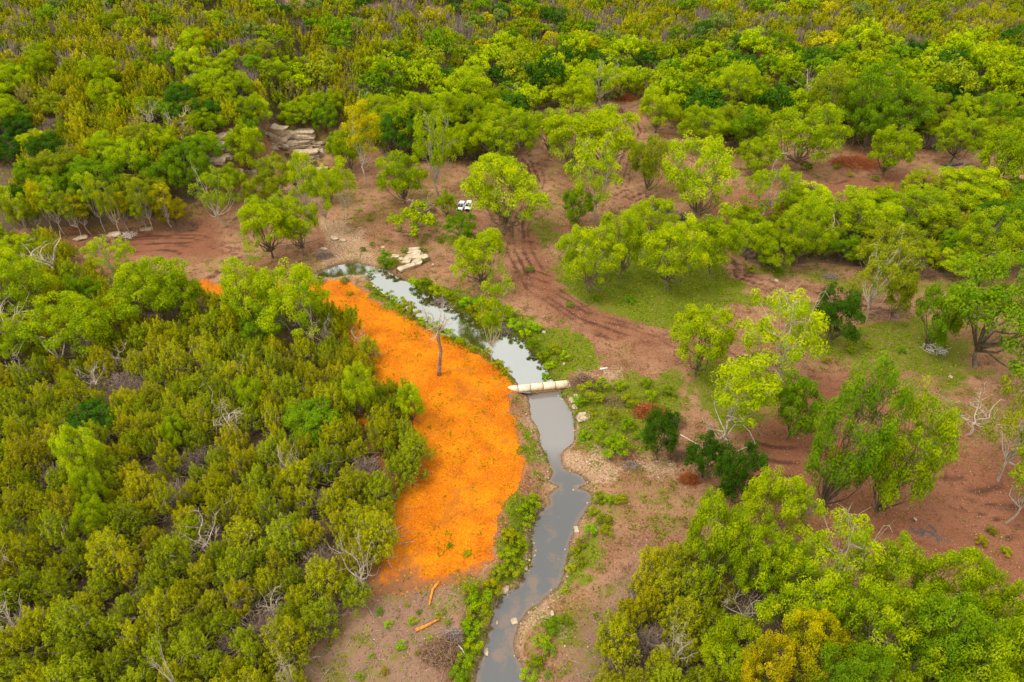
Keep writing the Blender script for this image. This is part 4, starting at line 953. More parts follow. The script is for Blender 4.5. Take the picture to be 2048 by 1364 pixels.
# ================================================================== white vehicles
def paint(name, col, rough=.35, spec=.5, metal=0):
    m, t, o = mat(name); v = objv(t); n = noise(t, 6, 3, .6, v); c = mixc(t, ramp(t, n, .3, .8), col, tuple(q * .82 for q in col)); bsdf(t, o, c, rough, spec, None, metal=metal); return m
M_WHITE = paint('white_paint', (.78, .78, .79)); M_GLASS = paint('dark_window', (.018, .026, .040), .08, .8); M_BLACK = paint('black_trim', (.015, .015, .017), .55); M_TYRE = paint('tyre_rubber', (.02, .02, .02), .85, .2); M_RIM = paint('wheel_rim', (.35, .35, .36), .35, .5, .6); M_LAMP = paint('headlight_glass', (.55, .58, .62), .12, .8)
def loft(mb, secs, mi=0):
    """secs: (y, half width bottom, half width top, z bottom, z top)"""
    V = []; k = 8
    for (y, wb_, wt, z0, z1) in secs:
        c = min(.09, (z1 - z0) * .3); V += [(-wb_, y, z0 + c), (-wb_ + c, y, z0), (wb_ - c, y, z0), (wb_, y, z0 + c), (wt, y, z1 - c), (wt - c * 1.6, y, z1), (-wt + c * 1.6, y, z1), (-wt, y, z1 - c)]
    n = len(secs); F = [(i * k + j, i * k + (j + 1) % k, (i + 1) * k + (j + 1) % k, (i + 1) * k + j) for i in range(n - 1) for j in range(k)]
    F = [f[::-1] for f in F] + [tuple(range(k)), tuple((n - 1) * k + j for j in range(k))[::-1]]; mb.add(V, F, mi)
def vehicle(px, py, yaw, label):
    x, y, z = G(px, py); e = empty('white_car', (x, y, z), yaw, (.84,) * 3); setp(e, label, 'car')
    mb = MB(); loft(mb, [(0, .72, .70, .38, .72), (.12, .84, .80, .30, .84), (.5, .88, .82, .28, .92), (1.25, .89, .84, .28, 1.0), (1.4, .89, .86, .28, 1.04), (3.9, .89, .86, .28, 1.06), (4.35, .85, .80, .32, .98), (4.45, .76, .72, .42, .85)])
    body = link('body', mb.mesh('body', M_WHITE), e)
    mb = MB(); loft(mb, [(2.3, .72, .68, 1.40, 1.52), (2.42, .74, .66, 1.40, 1.57), (3.4, .74, .66, 1.40, 1.58), (3.95, .72, .62, 1.38, 1.52)]); link('roof', mb.mesh('roof', M_WHITE), e)
    mb = MB(); loft(mb, [(2.0, .78, .70, 1.03, 1.42), (3.5, .79, .70, 1.03, 1.45), (4.15, .76, .64, 1.03, 1.40)]); link('side_windows', mb.mesh('side_windows', M_GLASS), e)
    mb = MB(); mb.add([(-.80, 1.02, 1.03), (.80, 1.02, 1.03), (.68, 2.34, 1.53), (-.68, 2.34, 1.53), (-.80, 1.08, .98), (.80, 1.08, .98), (.68, 2.38, 1.44), (-.68, 2.38, 1.44)], [(0, 1, 2, 3), (7, 6, 5, 4), (0, 4, 5, 1), (1, 5, 6, 2), (2, 6, 7, 3), (3, 7, 4, 0)]); link('windscreen', mb.mesh('windscreen', M_GLASS), e)
    for s in (-1, 1):
        mb = MB(); mb.tube([(s * .81, 1.04, 1.04), (s * .70, 2.32, 1.52)], [.05, .05], 5); link('windscreen_pillar', mb.mesh('windscreen_pillar', M_WHITE), e)
        mb = MB(); mb.box((s * .98, 1.62, 1.12), (.2, .1, .15)); link('mirror', mb.mesh('mirror', M_WHITE), e)
        mb = MB(); mb.box((s * .62, .055, .72), (.30, .12, .14)); link('headlight', mb.mesh('headlight', M_LAMP), e)
        for yy in (.85, 3.55):
            mb = MB(); mb.tube([(s * .72, yy, .34), (s * .92, yy, .34)], [.34, .34], 18); w = link('wheel', mb.mesh('wheel', M_TYRE), e); mb = MB(); mb.tube([(s * .921, yy, .34), (s * .935, yy, .34)], [.2, .18], 14); link('rim', mb.mesh('rim', M_RIM), w)
    mb = MB(); mb.box((0, .02, .62), (1.05, .16, .34)); mb.box((0, .02, .38), (1.3, .10, .10)); link('grille', mb.mesh('grille', M_BLACK), e)
    return e
vehicle(918, 424, math.radians(-13), 'white car parked nose out under the broad tree, the one with its whole front showing')
vehicle(935, 423, math.radians(-7), 'white car parked nose out, closer to the tree trunk, half under its leaves')

# ================================================================== rocks
import bmesh
def ico(sub):
    b = bmesh.new(); bmesh.ops.create_icosphere(b, subdivisions=sub, radius=1); V = np.array([v.co[:] for v in b.verts]); F = [tuple(v.index for v in f.verts) for f in b.faces]; b.free(); return V, F
IV, IF = ico(3); IV1, IF1 = ico(1)
def rock_mesh(seed, sx, sy, sz, box=.45, strat=1., name='rock'):
    V = np.sign(IV) * np.abs(IV) ** box; V /= np.abs(V).max(1)[:, None] * .35 + .65; V = V + np.roll(V, 1, 1) * np.array([.16, -.10, .08]) * (1 if seed % 2 else -1)
    n = vnoise(V[:, 0] * 1.3 + seed * 3.1 + V[:, 2], V[:, 1] * 1.3 + seed * 1.7 - V[:, 2], .8, seed % 50) * .24 + vnoise(V[:, 0] * 3 + seed, V[:, 1] * 3 + V[:, 2] * 2, .8, seed % 31) * .12
    V = V * (1 + n)[:, None]; lay = np.sin(V[:, 2] * 7 + seed) * .05 * strat; V[:, :2] *= (1 + lay)[:, None]
    V = V * np.array([sx, sy, sz]) * .5; mb = MB(); mb.add(V, IF); return mb
ROCKS = [  # bottom centre px, width px, height px, depth m, tilt, material, label
 (557, 293, 48, 40, 3.2, 0, 'big grey block at the near corner of the limestone ledge'), (582, 276, 24, 20, 2.5, 0, 'small square block on top of the limestone ledge'),
 (607, 284, 50, 30, 3.2, 0, 'long pale block on the top course of the limestone ledge'), (575, 290, 46, 10, 3.5, .0, 'thin shelf of rock in the middle of the limestone ledge'),
 (592, 299, 66, 18, 3.0, 0, 'long orange stained slab at the foot of the limestone ledge'), (548, 300, 18, 16, 2.0, .1, 'broken block at the outer foot of the limestone ledge'),
 (617, 297, 20, 14, 2.0, 0, 'cracked block beside the orange stained slab'), (636, 298, 24, 18, 2.2, .1, 'rounded grey boulder at the uphill end of the ledge'),
 (612, 318, 56, 20, 3.0, .08, 'wide sloping slab below the limestone ledge'), (640, 312, 16, 16, 2.0, .2, 'upright stone beside the sloping slab'),
 (440, 285, 26, 22, 2.5, .2, 'pink grey boulder, highest of the tumbled rocks'), (456, 280, 20, 16, 2.2, .1, 'boulder leaning on the highest tumbled rock'),
 (438, 300, 24, 20, 2.5, .2, 'slanting boulder in the tumbled rocks'), (456, 306, 22, 20, 2.4, -.25, 'dark split boulder in the middle of the tumbled rocks'),
 (470, 315, 20, 16, 2.2, .1, 'square boulder near the olive yellow tree'), (450, 320, 24, 16, 2.2, .1, 'low boulder at the foot of the tumbled rocks'),
 (430, 328, 40, 14, 3., .1, 'flat slab under the tumbled rocks'), (499, 352, 26, 22, 2.4, .1, 'egg shaped boulder with a white scar on the slope'), (480, 352, 16, 12, 1.6, 0, 'small boulder beside the egg shaped one'),
 (642, 343, 30, 8, 2., .05, 'white slab lying below the ledge slope'), (700, 262, 40, 18, 3., .1, 'grey outcrop behind the tall yellow green tree'), (665, 290, 14, 10, 1.5, 0, 'lone grey boulder between ledge and yellow tree'),
 (827, 508, 30, 12, 2.2, .12, 'topmost slab of the pale rock pile by the pool'), (826, 519, 32, 14, 2.4, .15, 'thick block under the topmost slab of the pale rock pile'),
 (812, 527, 18, 12, 1.8, 0, 'yellowish block in the middle of the pale rock pile'), (840, 524, 38, 12, 1.8, .5, 'long tilted slab on the flank of the pale rock pile'), (833, 531, 22, 10, 1.6, .3, 'pale block wedged under the long tilted slab'),
 (816, 539, 40, 7, 1.3, .18, 'long white slab at the foot of the pale rock pile'), (790, 516, 16, 9, 1.4, -.1, 'pinkish stone beside the weeds of the rock pile'), (802, 520, 11, 7, 1.0, 0, 'smallest stone of the pale rock pile'), (800, 537, 12, 7, 1.1, 0, 'white stone at the water end of the rock pile'),
 (766, 497, 9, 6, .8, 0, 'small pink stone on the dirt uphill of the weeds'), (866, 531, 5, 4, .5, 0, 'tiny pale stone beside the rock pile path'),
 (1029, 1248, 14, 9, .9, .1, 'pale pointed stone standing in the lower creek'), (1004, 1256, 8, 5, .6, 0, 'small tan stone in the lower creek shallows'), (994, 1250, 5, 4, .5, 0, 'tiny pale stone in the lower creek'),
 (1010, 1248, 5, 4, .5, 0, 'tiny grey stone beside the small tan stone in the creek'), (1105, 1232, 8, 6, .7, 0, 'round pale stone on the creek gravel'), (972, 1310, 10, 6, .9, 0, 'brown stone half sunk by the grassy creek edge'),
 (1052, 1140, 8, 9, .8, 0, 'pinkish stone on the grassy creek edge'), (1153, 1065, 10, 12, 1., .1, 'pale stone on the gravel side of the creek'), (1010, 1185, 18, 12, 1.4, .1, 'brown rock where the creek narrows'),
 (1170, 840, 30, 16, 2.0, .3, 'pale yellow rock slab below the weir'), (1145, 805, 12, 9, 1.2, 0, 'tan boulder beside the weir pool'), (1155, 800, 14, 11, 1.3, 0, 'orange tinted boulder beside the weir pool'), (1150, 818, 14, 9, 1.2, 0, 'low boulder on the rim of the weir pool'),
 (1128, 730, 5, 4, .5, 0, 'small white stone on the pool bank grass'), (1088, 667, 8, 5, .8, 0, 'pale stone lying in the pool bank grass'), (1553, 563, 7, 5, .7, 0, 'round white stone beside the grass strip'), (1902, 757, 8, 6, .7, 0, 'white stone by the fan of bare twigs'),
 (760, 548, 22, 4, .8, 0, 'flat white shelf at the head of the pool'), (745, 575, 14, 5, .9, 0, 'pale flat rock on the mulch side of the pool head'), (668, 480, 16, 6, 1.2, 0, 'grey slab on the gravel bar'), (648, 500, 14, 6, 1.0, 0, 'pale stone on the gravel bar'),
 (685, 483, 12, 5, .9, 0, 'white stone at the top of the gravel bar'), (160, 480, 26, 8, 1.8, .1, 'grey bank boulder under the first slim trees'), (225, 474, 30, 7, 1.8, .1, 'long grey bank boulder under the row of slim trees'), (290, 462, 24, 7, 1.6, 0, 'grey bank boulder near the orange leaved tree'),
 (1905, 1128, 16, 6, 1., .1, 'cluster like pale flat stone below the burnt soil'), (1830, 1042, 5, 5, .5, 0, 'small white stone in the grey ash'), (721, 727, 6, 4, .5, 0, 'white pebble on the mulch edge'),
]
for i, (bx, by, w, h, dpt, tl, lab) in enumerate(ROCKS):
    x, y, z = G(bx, by); dp = float(proj(x, y, z)[2]); W_ = w * dp / FOC * .9; Hh = max(.25, (h * dp / FOC - dpt * .45) / .88) if h > 6 else .35; Hh = max(Hh, W_ * .22)
    pale = i >= 22 and i < 55 and i not in (49,)
    if i in (0, 2, 4, 8, 7, 11, 20):
        mb = MB(); zc = -Hh / 2
        for q in range(4):
            hh = Hh * rng.uniform(.22, .34); b = rock_mesh(i * 7 + q * 13, W_ * rng.uniform(.82, 1.03), dpt * rng.uniform(.85, 1.05), hh * 1.25, .34, .3); mb.add(b.V[0] + np.array([rng.normal() * W_ * .04, q * dpt * .05, zc + hh / 2]), IF); zc += hh
    else: mb = rock_mesh(i * 7 + 3, W_, dpt, Hh, .40 if i < 29 else .75)
    o = link('limestone_block' if i < 22 else 'rock', mb.mesh('rock', M_PALE if pale else M_ROCK), None)
    o.location = (x, y + dpt * .35, z + Hh * .38); o.rotation_euler = (rng.normal() * .04, tl * -.6, rng.normal() * .15 + tl * .5); setp(o, lab, 'rock')

# ================================================================== brush piles, logs and other single things
def stick_mat(name, a, b): return bark_material(name, a, b)
M_RUST = stick_mat('rusty_twigs', (.17, .045, .015), (.42, .13, .04)); M_BROWN = stick_mat('brown_twigs', (.13, .075, .045), (.34, .21, .13)); M_ASHY = stick_mat('charred_sticks', (.035, .03, .035), (.16, .14, .15)); M_ORW = stick_mat('orange_wood', (.42, .12, .015), (.70, .27, .05)); M_WHW = stick_mat('white_wood', (.6, .57, .52), (.8, .78, .74))
def pile(seed, W_, D_, Hh, n, w, up=.2):
    rg = RS(seed); tb = MB()
    for i in range(n):
        r = math.sqrt(rg.rand()); a = rg.rand() * 6.28; c = np.array([math.cos(a) * r * W_ / 2, math.sin(a) * r * D_ / 2, Hh * (1 - r ** 2) * rg.rand() ** .5]); d = rg.normal(size=3); d[2] *= up; d /= np.linalg.norm(d); l = rg.uniform(.3, 1.1) * max(.8, W_ * .22)
        tb.tube([c - d * l, c + rg.normal(size=3) * .08 * l, c + d * l], [w, w * .8, w * .4], 3, False)
    return tb
PILES = [
 (1298, 838, 72, 44, M_RUST, 210, .035, 'russet brush pile on the weedy bank beyond the weir'), (1345, 858, 62, 40, M_BROWN, 170, .03, 'brown brush pile just uphill of the dark green bushy tree'),
 (1355, 920, 50, 26, M_BROWN, 120, .03, 'dull brown brush lying between the dark green bushes'), (1378, 972, 46, 44, M_RUST, 180, .02, 'rusty dead shrub at the foot of the dark green bushes'),
 (1690, 930, 84, 50, M_RUST, 190, .04, 'red brown brush pile half hidden under the vine draped tree'), (1165, 775, 62, 40, M_BROWN, 220, .03, 'matted roots and debris heaped at the end of the weir'),
 (885, 612, 44, 22, M_TWIG, 110, .03, 'grey driftwood lodged on the undercut pool bank'), (1012, 660, 60, 16, M_TWIG, 110, .03, 'dark driftwood under the pool bank near the thin tree'),
 (1250, 205, 50, 26, M_RUST, 150, .04, 'bright rust red brush pile at the head of the upper track'), (1712, 335, 110, 26, M_RUST, 240, .035, 'long reddish brush pile across the far clearing'),
 (1312, 430, 74, 22, M_ASHY, 200, .04, 'charcoal grey burnt heap in the middle of the clearing'), (1610, 412, 56, 20, M_ASHY, 160, .04, 'charcoal grey burnt heap by the dense far clump'), (1365, 442, 30, 18, M_ASHY, 90, .04, 'dark burnt scraps behind the lime green tree'),
 (365, 462, 70, 22, M_BROWN, 160, .03, 'dry brown brush on the dirt mound'), (258, 474, 40, 12, M_WHW, 40, .03, 'bleached sticks at the edge of the dirt mound'), (880, 1330, 90, 90, M_BROWN, 130, .035, 'scattered dead sticks on the pink soil beside the lower creek'),
 (905, 1290, 40, 60, M_TWIG, 90, .03, 'grey root tangle beside the lower creek grass'), (1560, 500, 70, 40, M_TWIG, 170, .03, 'grey dead brush at the outer end of the dense far clump'), (1660, 560, 40, 20, M_TWIG, 70, .03, 'small grey brush heap below the dense far clump'),
 (1850, 560, 60, 36, M_BROWN, 150, .03, 'brown dead brush under the orange tinged tree'), (1230, 660 + 150, 60, 20, M_BROWN, 60, .03, 'dark brown scraps among the bank weeds'), (1260, 935, 40, 14, M_TWIG, 40, .03, 'few dark sticks on the gravel fan'), (855, 432, 46, 30, M_BROWN, 140, .03, 'dry straw coloured brush beside the low bright bush'),
 (1870, 705, 60, 22, M_WHW, 40, .03, 'pale dead sticks on the grass below the big oak'), (650, 520, 40, 26, M_TWIG, 80, .03, 'grey dead sticks above the small pool'),
]
for i, (bx, by, w, h, mm, n, sw, lab) in enumerate(PILES):
    x, y, z = G(bx, by - h * .25); dp = float(proj(x, y, z)[2]); W_ = w * dp / FOC * .85; D_ = W_ * .7; o = link('brush_pile', pile(300 + i, W_, D_, max(.5, h * dp / FOC * .45), n * 2, sw * 1.15, .35).mesh('brush_pile', mm), None, (1, 1, 1)); o.location = (x, y, z); setp(o, lab, 'brush pile')
def log(pts, w, mm, name, lab, cat='log', k=8):
    P = [G(a, b) for a, b in pts]; c = np.array(P[0]); Q = [(p[0] - c[0], p[1] - c[1], p[2] - c[2] + w * .8) for p in P]; mb = MB(); mb.tube(Q, np.linspace(w, w * .55, len(Q)), k); o = link(name, mb.mesh(name, mm, True), None, (1, 1, 1)); o.location = tuple(c); setp(o, lab, cat)
log([(878, 1165), (866, 1180), (862, 1195), (859, 1212)], .20, M_ORW, 'fallen_log', 'orange peeled log pointing down slope below the mulch')
log([(832, 1262), (855, 1252), (878, 1240)], .22, M_ORW, 'fallen_log', 'orange peeled log lying across the pink soil')
log([(1200, 739), (1216, 737)], .16, M_WHW, 'white_log', 'short white log on the dirt above the weir debris')
log([(1775, 1145), (1778, 1130), (1790, 1120), (1803, 1117)], .09, M_BROWN, 'curved_branch', 'curved brown branch on the soil at the lower wood edge', 'branch')
log([(1890, 334), (1912, 331), (1925, 329)], .45, M_ASHY, 'charred_log', 'thick black log lying on the far clearing')
log([(560, 492), (610, 486), (640, 478)], .12, M_TWIG, 'fallen_branch', 'grey fallen branch under the bushy lime tree', 'branch')
log([(900, 735), (925, 742), (950, 737)], .05, M_BROWN, 'fallen_branch', 'thin brown branch on the mulch above the weir', 'branch')
log([(800, 970), (812, 960), (822, 945)], .10, M_TWIG, 'fallen_branch', 'dead limb leaning out of the thicket over the mulch', 'branch')
log([(700, 1190), (735, 1215), (748, 1235)], .09, M_TWIG, 'fallen_branch', 'slanting grey branch below the leafless thicket edge tree', 'branch')
log([(905, 1278), (925, 1300), (935, 1320)], .08, M_WHW, 'fallen_branch', 'pale stick beside the lower creek grass', 'branch')
log([(1470, 905), (1510, 888), (1500, 865), (1485, 850)], .10, M_DEAD, 'fallen_branch', 'crooked pale branch below the upright lime tree', 'branch')
log([(1360, 870), (1395, 890), (1440, 895)], .12, M_DEAD, 'fallen_branch', 'pale trailing branch behind the dark green bushy tree', 'branch')
# dark teal tarp
m, t, o = mat('teal_tarp'); n = noise(t, 3, 4, .6, objv(t)); bsdf(t, o, mixc(t, n, (.01, .045, .04), (.02, .10, .09)), .5, .4, n, .4, .05); M_TARP = m
x, y, z = G(461, 590); o = link('tarp', rock_mesh(999, 2.6, 1.5, 1.3, .7).mesh('tarp', M_TARP, True)); o.location = (x, y + 1, z + .5); setp(o, 'dark teal covered bundle at the thicket edge by the mulch', 'tarp')

# ================================================================== shrubs on the banks
rng = RS(91)
def shrubs(pts, name, label, cat, group, tone, kind='bush', hk=.85):
    for q in pts:
        bx, by, w = q[:3]; x, y, z = G(bx, by + w * .25); dp = float(proj(x, y, z)[2]); s = w * dp / FOC / 2 / PR[kind][0].R; lab = q[3] if len(q) > 3 else label
        e = plant(name, kind, x, y, z, s * hk * rng.uniform(.8, 1.2), s, rng.rand() * 6.28, lab, cat, None if len(q) > 3 else group, tuple(c * rng.uniform(.75, 1.15) for c in TONE[tone if tone == 'DK' or rng.rand() < .5 else ('BR', 'YG', 'GR', 'OL')[rng.randint(4)]]), rng)
shrubs([(1232, 890, 62, 'large leafy shrub at the tip of the weedy bank above the gravel fan'), (1262, 800, 34, 'leafy clump in the middle of the weedy bank'), (1185, 784, 56, 'leafy clump spilling beside the end of the weir'), (1092, 752, 22, 'small bright plant on the pool edge next to the weir')], 'leafy_shrub', '', 'shrub', None, 'BR')
shrubs([(a, b, w) for a, b, w in [(1160, 800, 30), (1205, 770, 34), (1240, 770, 26), (1225, 830, 28), (1200, 850, 30), (1255, 850, 32), (1170, 870, 26), (1300, 790, 30), (1335, 780, 30), (1280, 870, 28), (1205, 880, 28), (1290, 765, 26), (1180, 825, 24)]], 'leafy_shrub', 'low leafy shrub on the weedy bank beyond the weir', 'shrub', 'weedy bank shrubs', 'BR')
shrubs([(a, b, w) for a, b, w in [(780, 592, 22), (798, 602, 30), (812, 612, 34), (828, 626, 34), (850, 642, 30), (872, 655, 30), (898, 668, 28), (922, 682, 24), (948, 698, 20), (975, 706, 24), (996, 728, 24), (1012, 742, 24), (756, 582, 18), (738, 572, 16)]], 'leafy_shrub', 'leafy green shrub in the strip between mulch and pool', 'shrub', 'shrubs between mulch and pool', 'BR')
shrubs([(a, b, w) for a, b, w in [(832, 566, 30), (850, 572, 34), (870, 580, 32), (892, 588, 30), (912, 600, 30), (935, 606, 34), (950, 622, 34), (972, 632, 30), (1000, 640, 30), (1030, 650, 28), (1050, 668, 26), (1066, 690, 26), (1085, 712, 26), (1100, 730, 24), (1110, 700, 24), (1070, 655, 28), (1020, 625, 28), (980, 612, 26), (1130, 712, 24)]], 'leafy_shrub', 'leafy green shrub on the clearing side bank of the pool', 'shrub', 'shrubs on the clearing side bank of the pool', 'YG')
shrubs([(a, b, w) for a, b, w in [(1066, 1000, 34), (1050, 1020, 30), (1056, 1045, 32), (1020, 1068, 36), (1040, 1085, 34), (1018, 1110, 36), (1032, 1130, 40), (1000, 1140, 34), (985, 1170, 38), (962, 1195, 50), (955, 1225, 50), (968, 1205, 40), (942, 1250, 40), (950, 1285, 38), (930, 1320, 40), (918, 1350, 40), (940, 1180, 30)]], 'leafy_shrub', 'leafy green shrub on the mulch side bank of the lower creek', 'shrub', 'shrubs on the mulch side bank of the lower creek', 'BR')
shrubs([(a, b, w) for a, b, w in [(1198, 996, 30), (1218, 1000, 26), (1240, 996, 28), (1205, 1040, 30), (1185, 1020, 26), (1180, 1060, 30), (1212, 1060, 28), (1165, 1085, 26), (1150, 1100, 24), (1140, 1135, 24), (1160, 1120, 24), (1105, 1250, 38), (1085, 1280, 34), (1098, 1300, 26), (1072, 1325, 36), (1060, 1345, 36), (1135, 1240, 22), (1128, 1180, 18)]], 'leafy_shrub', 'leafy green shrub on the gravel side bank of the lower creek', 'shrub', 'shrubs on the gravel side bank of the lower creek', 'BR')
shrubs([(a, b, w) for a, b, w in [(760, 1222, 16), (776, 1248, 18), (825, 1240, 20), (802, 1288, 24), (838, 1222, 12), (835, 1305, 12), (876, 1230, 14), (745, 1310, 14), (720, 1350, 20), (860, 1275, 12), (770, 1340, 18), (815, 1210, 10), (895, 1245, 14), (1205, 1300, 14), (1190, 1230, 12), (1095, 1350, 18), (900, 1090, 14), (935, 1105, 16)]], 'small_plant', 'small green weed on the pink soil', 'plant', 'weeds on the pink soil', 'BR')
shrubs([(a, b, w) for a, b, w in [(726, 498, 14), (745, 488, 12), (770, 480, 10), (800, 460, 14), (830, 470, 12), (850, 520, 16), (845, 500, 16), (778, 530, 26), (765, 518, 22), (790, 528, 22), (810, 500, 16), (770, 505, 18), (710, 545, 12), (742, 547, 16), (690, 560, 18), (700, 585, 14), (880, 480, 14), (720, 420, 10), (740, 440, 10), (1150, 490, 10), (1060, 540, 16), (640, 560, 22)]], 'small_plant', 'small green weed on the dirt around the rock pile and pool head', 'plant', 'weeds around the rock pile', 'GR')
shrubs([(a, b, w) for a, b, w in [(460, 285, 18), (575, 310, 10), (598, 308, 10), (612, 308, 12), (582, 318, 12), (630, 328, 14)]], 'round_shrub', 'dark green round shrub growing in the ledge cracks', 'shrub', 'ledge shrubs', 'DK')
shrubs([(1612, 335, 26), (1672, 335, 14), (1750, 358, 16), (1700, 350, 12), (1455, 480, 22), (1500, 540, 20), (1560, 540, 18), (1880, 690, 22), (1700, 700, 20), (1650, 720, 20), (1735, 690, 16), (1800, 700, 20), (1960, 1080, 26), (2010, 1100, 24), (1980, 1060, 20), (1260, 600, 20), (1140, 610, 16), (1195, 596, 20), (1380, 620, 18)], 'low_weed', 'low green weed clump on the open clearing', 'plant', 'weeds on the open clearing', 'GR')

# ================================================================== uncountable cover
rng = RS(123)
def zat(x, y):
    z = height(x, y); return z, zones(x, y, z)
def blades(name, n, box, wfun, size, hgt, label, cat, toneA, toneB, material=None, lay=False, per=1, kind='stuff'):
    x = rng.uniform(box[0], box[1], n); y = rng.uniform(box[2], box[3], n); z, zo = zat(x, y); px, py, dp = proj(x, y, z)
    w = wfun(x, y, zo, px, py); k = (rng.rand(n) < w) & (px > -120) & (px < 2170) & (py < 1450); x, y, z = x[k], y[k], z[k]; n = len(x)
    x, y, z = [np.repeat(a, per) for a in (x, y, z)]; m = len(x)
    if per > 1: x = x + rng.normal(size=m) * size * .6; y = y + rng.normal(size=m) * size * .6
    Nn = rng.normal(size=(m, 3)); Nn[:, 2] = (abs(Nn[:, 2]) * 3 + 1.5) if lay else (Nn[:, 2] * .35 + .5)
    C = np.stack([x, y, z + (.06 if lay else hgt * rng.uniform(.2, 1., m))], 1); V, F = leaves(C, Nn, size, rng, .55)
    u = rng.rand(m)[:, None]; c = np.array(toneA) * (1 - u) + np.array(toneB) * u; ti = np.repeat(rng.rand(m), 4)
    o = link(name, crown_mesh(name, V, F, ti, material or M_GRASS, np.repeat(c, 4, axis=0)), None, (1, 1, 1)); setp(o, label, cat, None, kind); print(name, m)
def gw(x, y, zo, px, py):
    n = vnoise(x, y, 1.3, 77) * .55 + vnoise(x, y, .6, 7) * .2; dw = np.minimum(*chan(x, y)); return np.clip((zo['grass'] + n - .42) * 1.9, 0, 1) * (dw > .1) * (zo['litter'] < .6)
blades('grass', 170000, (-45, 75, 28, 160), gw, .17, .22, 'bright green grass patches on the clearing and creek banks', 'grass', (.09, .20, .004), (.33, .38, .008))
def rw_(x, y, zo, px, py):
    du, dl = chan(x, y); d = np.minimum(du, dl); return np.clip((zo['grass'] - .55) * 2.2, 0, 1) * (d > -.15) * np.exp(-np.maximum(d, 0) / 1.7)
blades('bank_weeds', 90000, (-40, 25, 28, 135), rw_, .22, .6, 'tall green weeds crowding the edges of pool and creek', 'weeds', (.10, .22, .004), (.25, .36, .006))
blades('undergrowth', 330000, (-120, 130, 20, 250), lambda x, y, zo, px, py: np.clip((zo['litter'] - .55) * 1.6, 0, 1) * .85,   .24, 2.0, 'low olive undergrowth between the trunks of the thickets', 'undergrowth', (.16, .18, .015), (.32, .33, .025))
blades('hillside_undergrowth', 190000, (-330, 330, 170, 430), lambda x, y, zo, px, py: np.where((py < 470) & (py > -60), np.clip((zo['litter'] - .55) * 1.6, 0, 1), 0), .50, 1.9, 'low olive scrub filling the gaps on the far hillside', 'undergrowth', (.15, .16, .02), (.30, .31, .03))
M_CHIP = leaf_material('wood_chip', 0.0, (1.2, 1.15, 1.1), (.6, .55, .5))
def mw(x, y, zo, px, py):
    d = sdist(x, y, wM); return np.where(d < -.1, .75 * (1 - .6 * sstep((py - 1075) / 110)), .5 * np.exp(-np.maximum(d, 0) / .8)) * (np.minimum(*chan(x, y)) > .2)
blades('wood_chips', 90000, (-62, 6, 40, 135), mw, .10, .05, 'loose orange wood chips covering and spilling off the mulch', 'wood chips', (.30, .060, .003), (.72, .30, .010), M_CHIP, True)
blades('dry_leaf_litter', 220000, (-60, 110, 28, 200), lambda x, y, zo, px, py: .5 * (sdist(x, y, wM) > .3) * (np.minimum(*chan(x, y)) > .2), .10, .05, 'dry brown leaves and chips strewn over the bare soil', 'litter', (.07, .03, .018), (.42, .27, .16), M_CHIP, True)
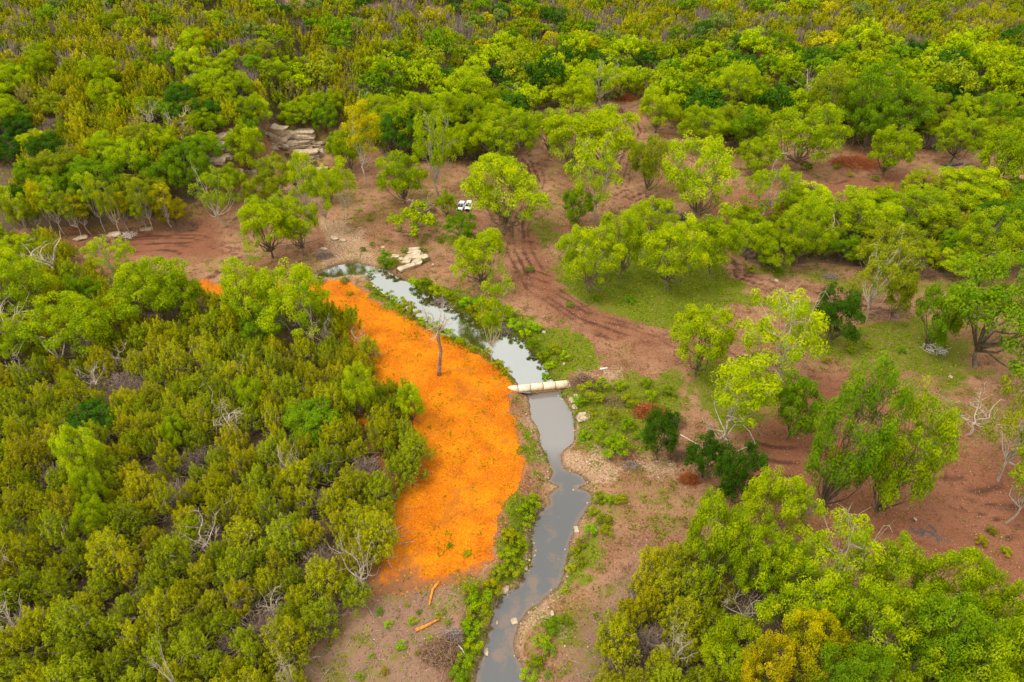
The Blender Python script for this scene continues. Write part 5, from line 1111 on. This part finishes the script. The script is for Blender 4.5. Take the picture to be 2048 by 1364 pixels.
def stones(name, n, box, wfun, s0, s1, label):
    x = rng.uniform(box[0], box[1], n); y = rng.uniform(box[2], box[3], n); z, zo = zat(x, y); w = wfun(x, y, zo); k = rng.rand(n) < w; x, y, z = x[k], y[k], z[k]; n = len(x)
    O = np.array([(1, 0, 0), (.2, 1, .1), (-1, .1, 0), (0, -1, 0), (.1, .1, .8), (0, 0, -.8)]); Fo = np.array([(0, 1, 4), (1, 2, 4), (2, 3, 4), (3, 0, 4), (1, 0, 5), (2, 1, 5), (3, 2, 5), (0, 3, 5)])
    s = s0 + (s1 - s0) * rng.rand(n) ** 4; a = rng.rand(n) * 6.28; V = O[None] * (1 + rng.normal(size=(n, 6, 3)) * .15) * s[:, None, None] * np.array([1, .8, .7]); X_ = V[:, :, 0] * np.cos(a)[:, None] - V[:, :, 1] * np.sin(a)[:, None]; Y_ = V[:, :, 0] * np.sin(a)[:, None] + V[:, :, 1] * np.cos(a)[:, None]
    V = np.stack([X_ + x[:, None], Y_ + y[:, None], V[:, :, 2] + z[:, None] + s[:, None] * .2], 2).reshape(-1, 3); F = (Fo[None] + (np.arange(n) * 6)[:, None, None]).reshape(-1, 3)
    o = link(name, mesh(name, V, F, M_STONE), None, (1, 1, 1)); setp(o, label, 'gravel', None, 'stuff'); print(name, n)
m, t, o = mat('gravel_stone'); n = noise(t, 3, 3, .7, objv(t)); bsdf(t, o, mixc(t, ramp(t, n, .3, .7), (.24, .15, .09), (.60, .50, .37)), .9); M_STONE = m
stones('gravel', 30000, (-45, 30, 28, 150), lambda x, y, zo: np.clip(zo['gravel'] * 1.3 - .3, 0, 1) * (np.minimum(*chan(x, y)) > -.5), .05, .28, 'pale gravel and cobbles along the creek bed')
stones('loose_stones', 26000, (-60, 110, 28, 240), lambda x, y, zo: .12 * (zo['litter'] < .6) * (sdist(x, y, wM) > .5) + .3 * zo['pinkdirt'], .05, .20, 'small pale stones strewn over the bare clearing')
tb = MB()
for i in range(1500):
    x, y = rng.uniform(-22, 20), rng.uniform(30, 75)
    zo = None; px, py, _ = proj(x, y, 0)
    pk = any(inpoly(np.array([x]), np.array([y]), P)[0] for P in wPK)
    if not pk and rng.rand() > .1: continue
    if sdist(np.array([x]), np.array([y]), wM)[0] < .3 or min(chan(np.array([x]), np.array([y]))[0][0], chan(np.array([x]), np.array([y]))[1][0]) < .5: continue
    a = rng.rand() * 6.28; l = rng.uniform(.25, 1.1); z0 = H(x - math.cos(a) * l, y - math.sin(a) * l); z1 = H(x + math.cos(a) * l, y + math.sin(a) * l)
    tb.tube([(x - math.cos(a) * l, y - math.sin(a) * l, z0 + .06), (x + rng.normal() * .1, y + rng.normal() * .1, (z0 + z1) / 2 + .12), (x + math.cos(a) * l, y + math.sin(a) * l, z1 + .06)], [.03, .028, .015], 3, False)
o = link('dead_twigs', tb.mesh('dead_twigs', M_DEAD), None, (.8, .72, .65)); setp(o, 'dead grey twigs littering the pink soil by the lower creek', 'twigs', None, 'stuff')
print('objects', len(bpy.data.objects))
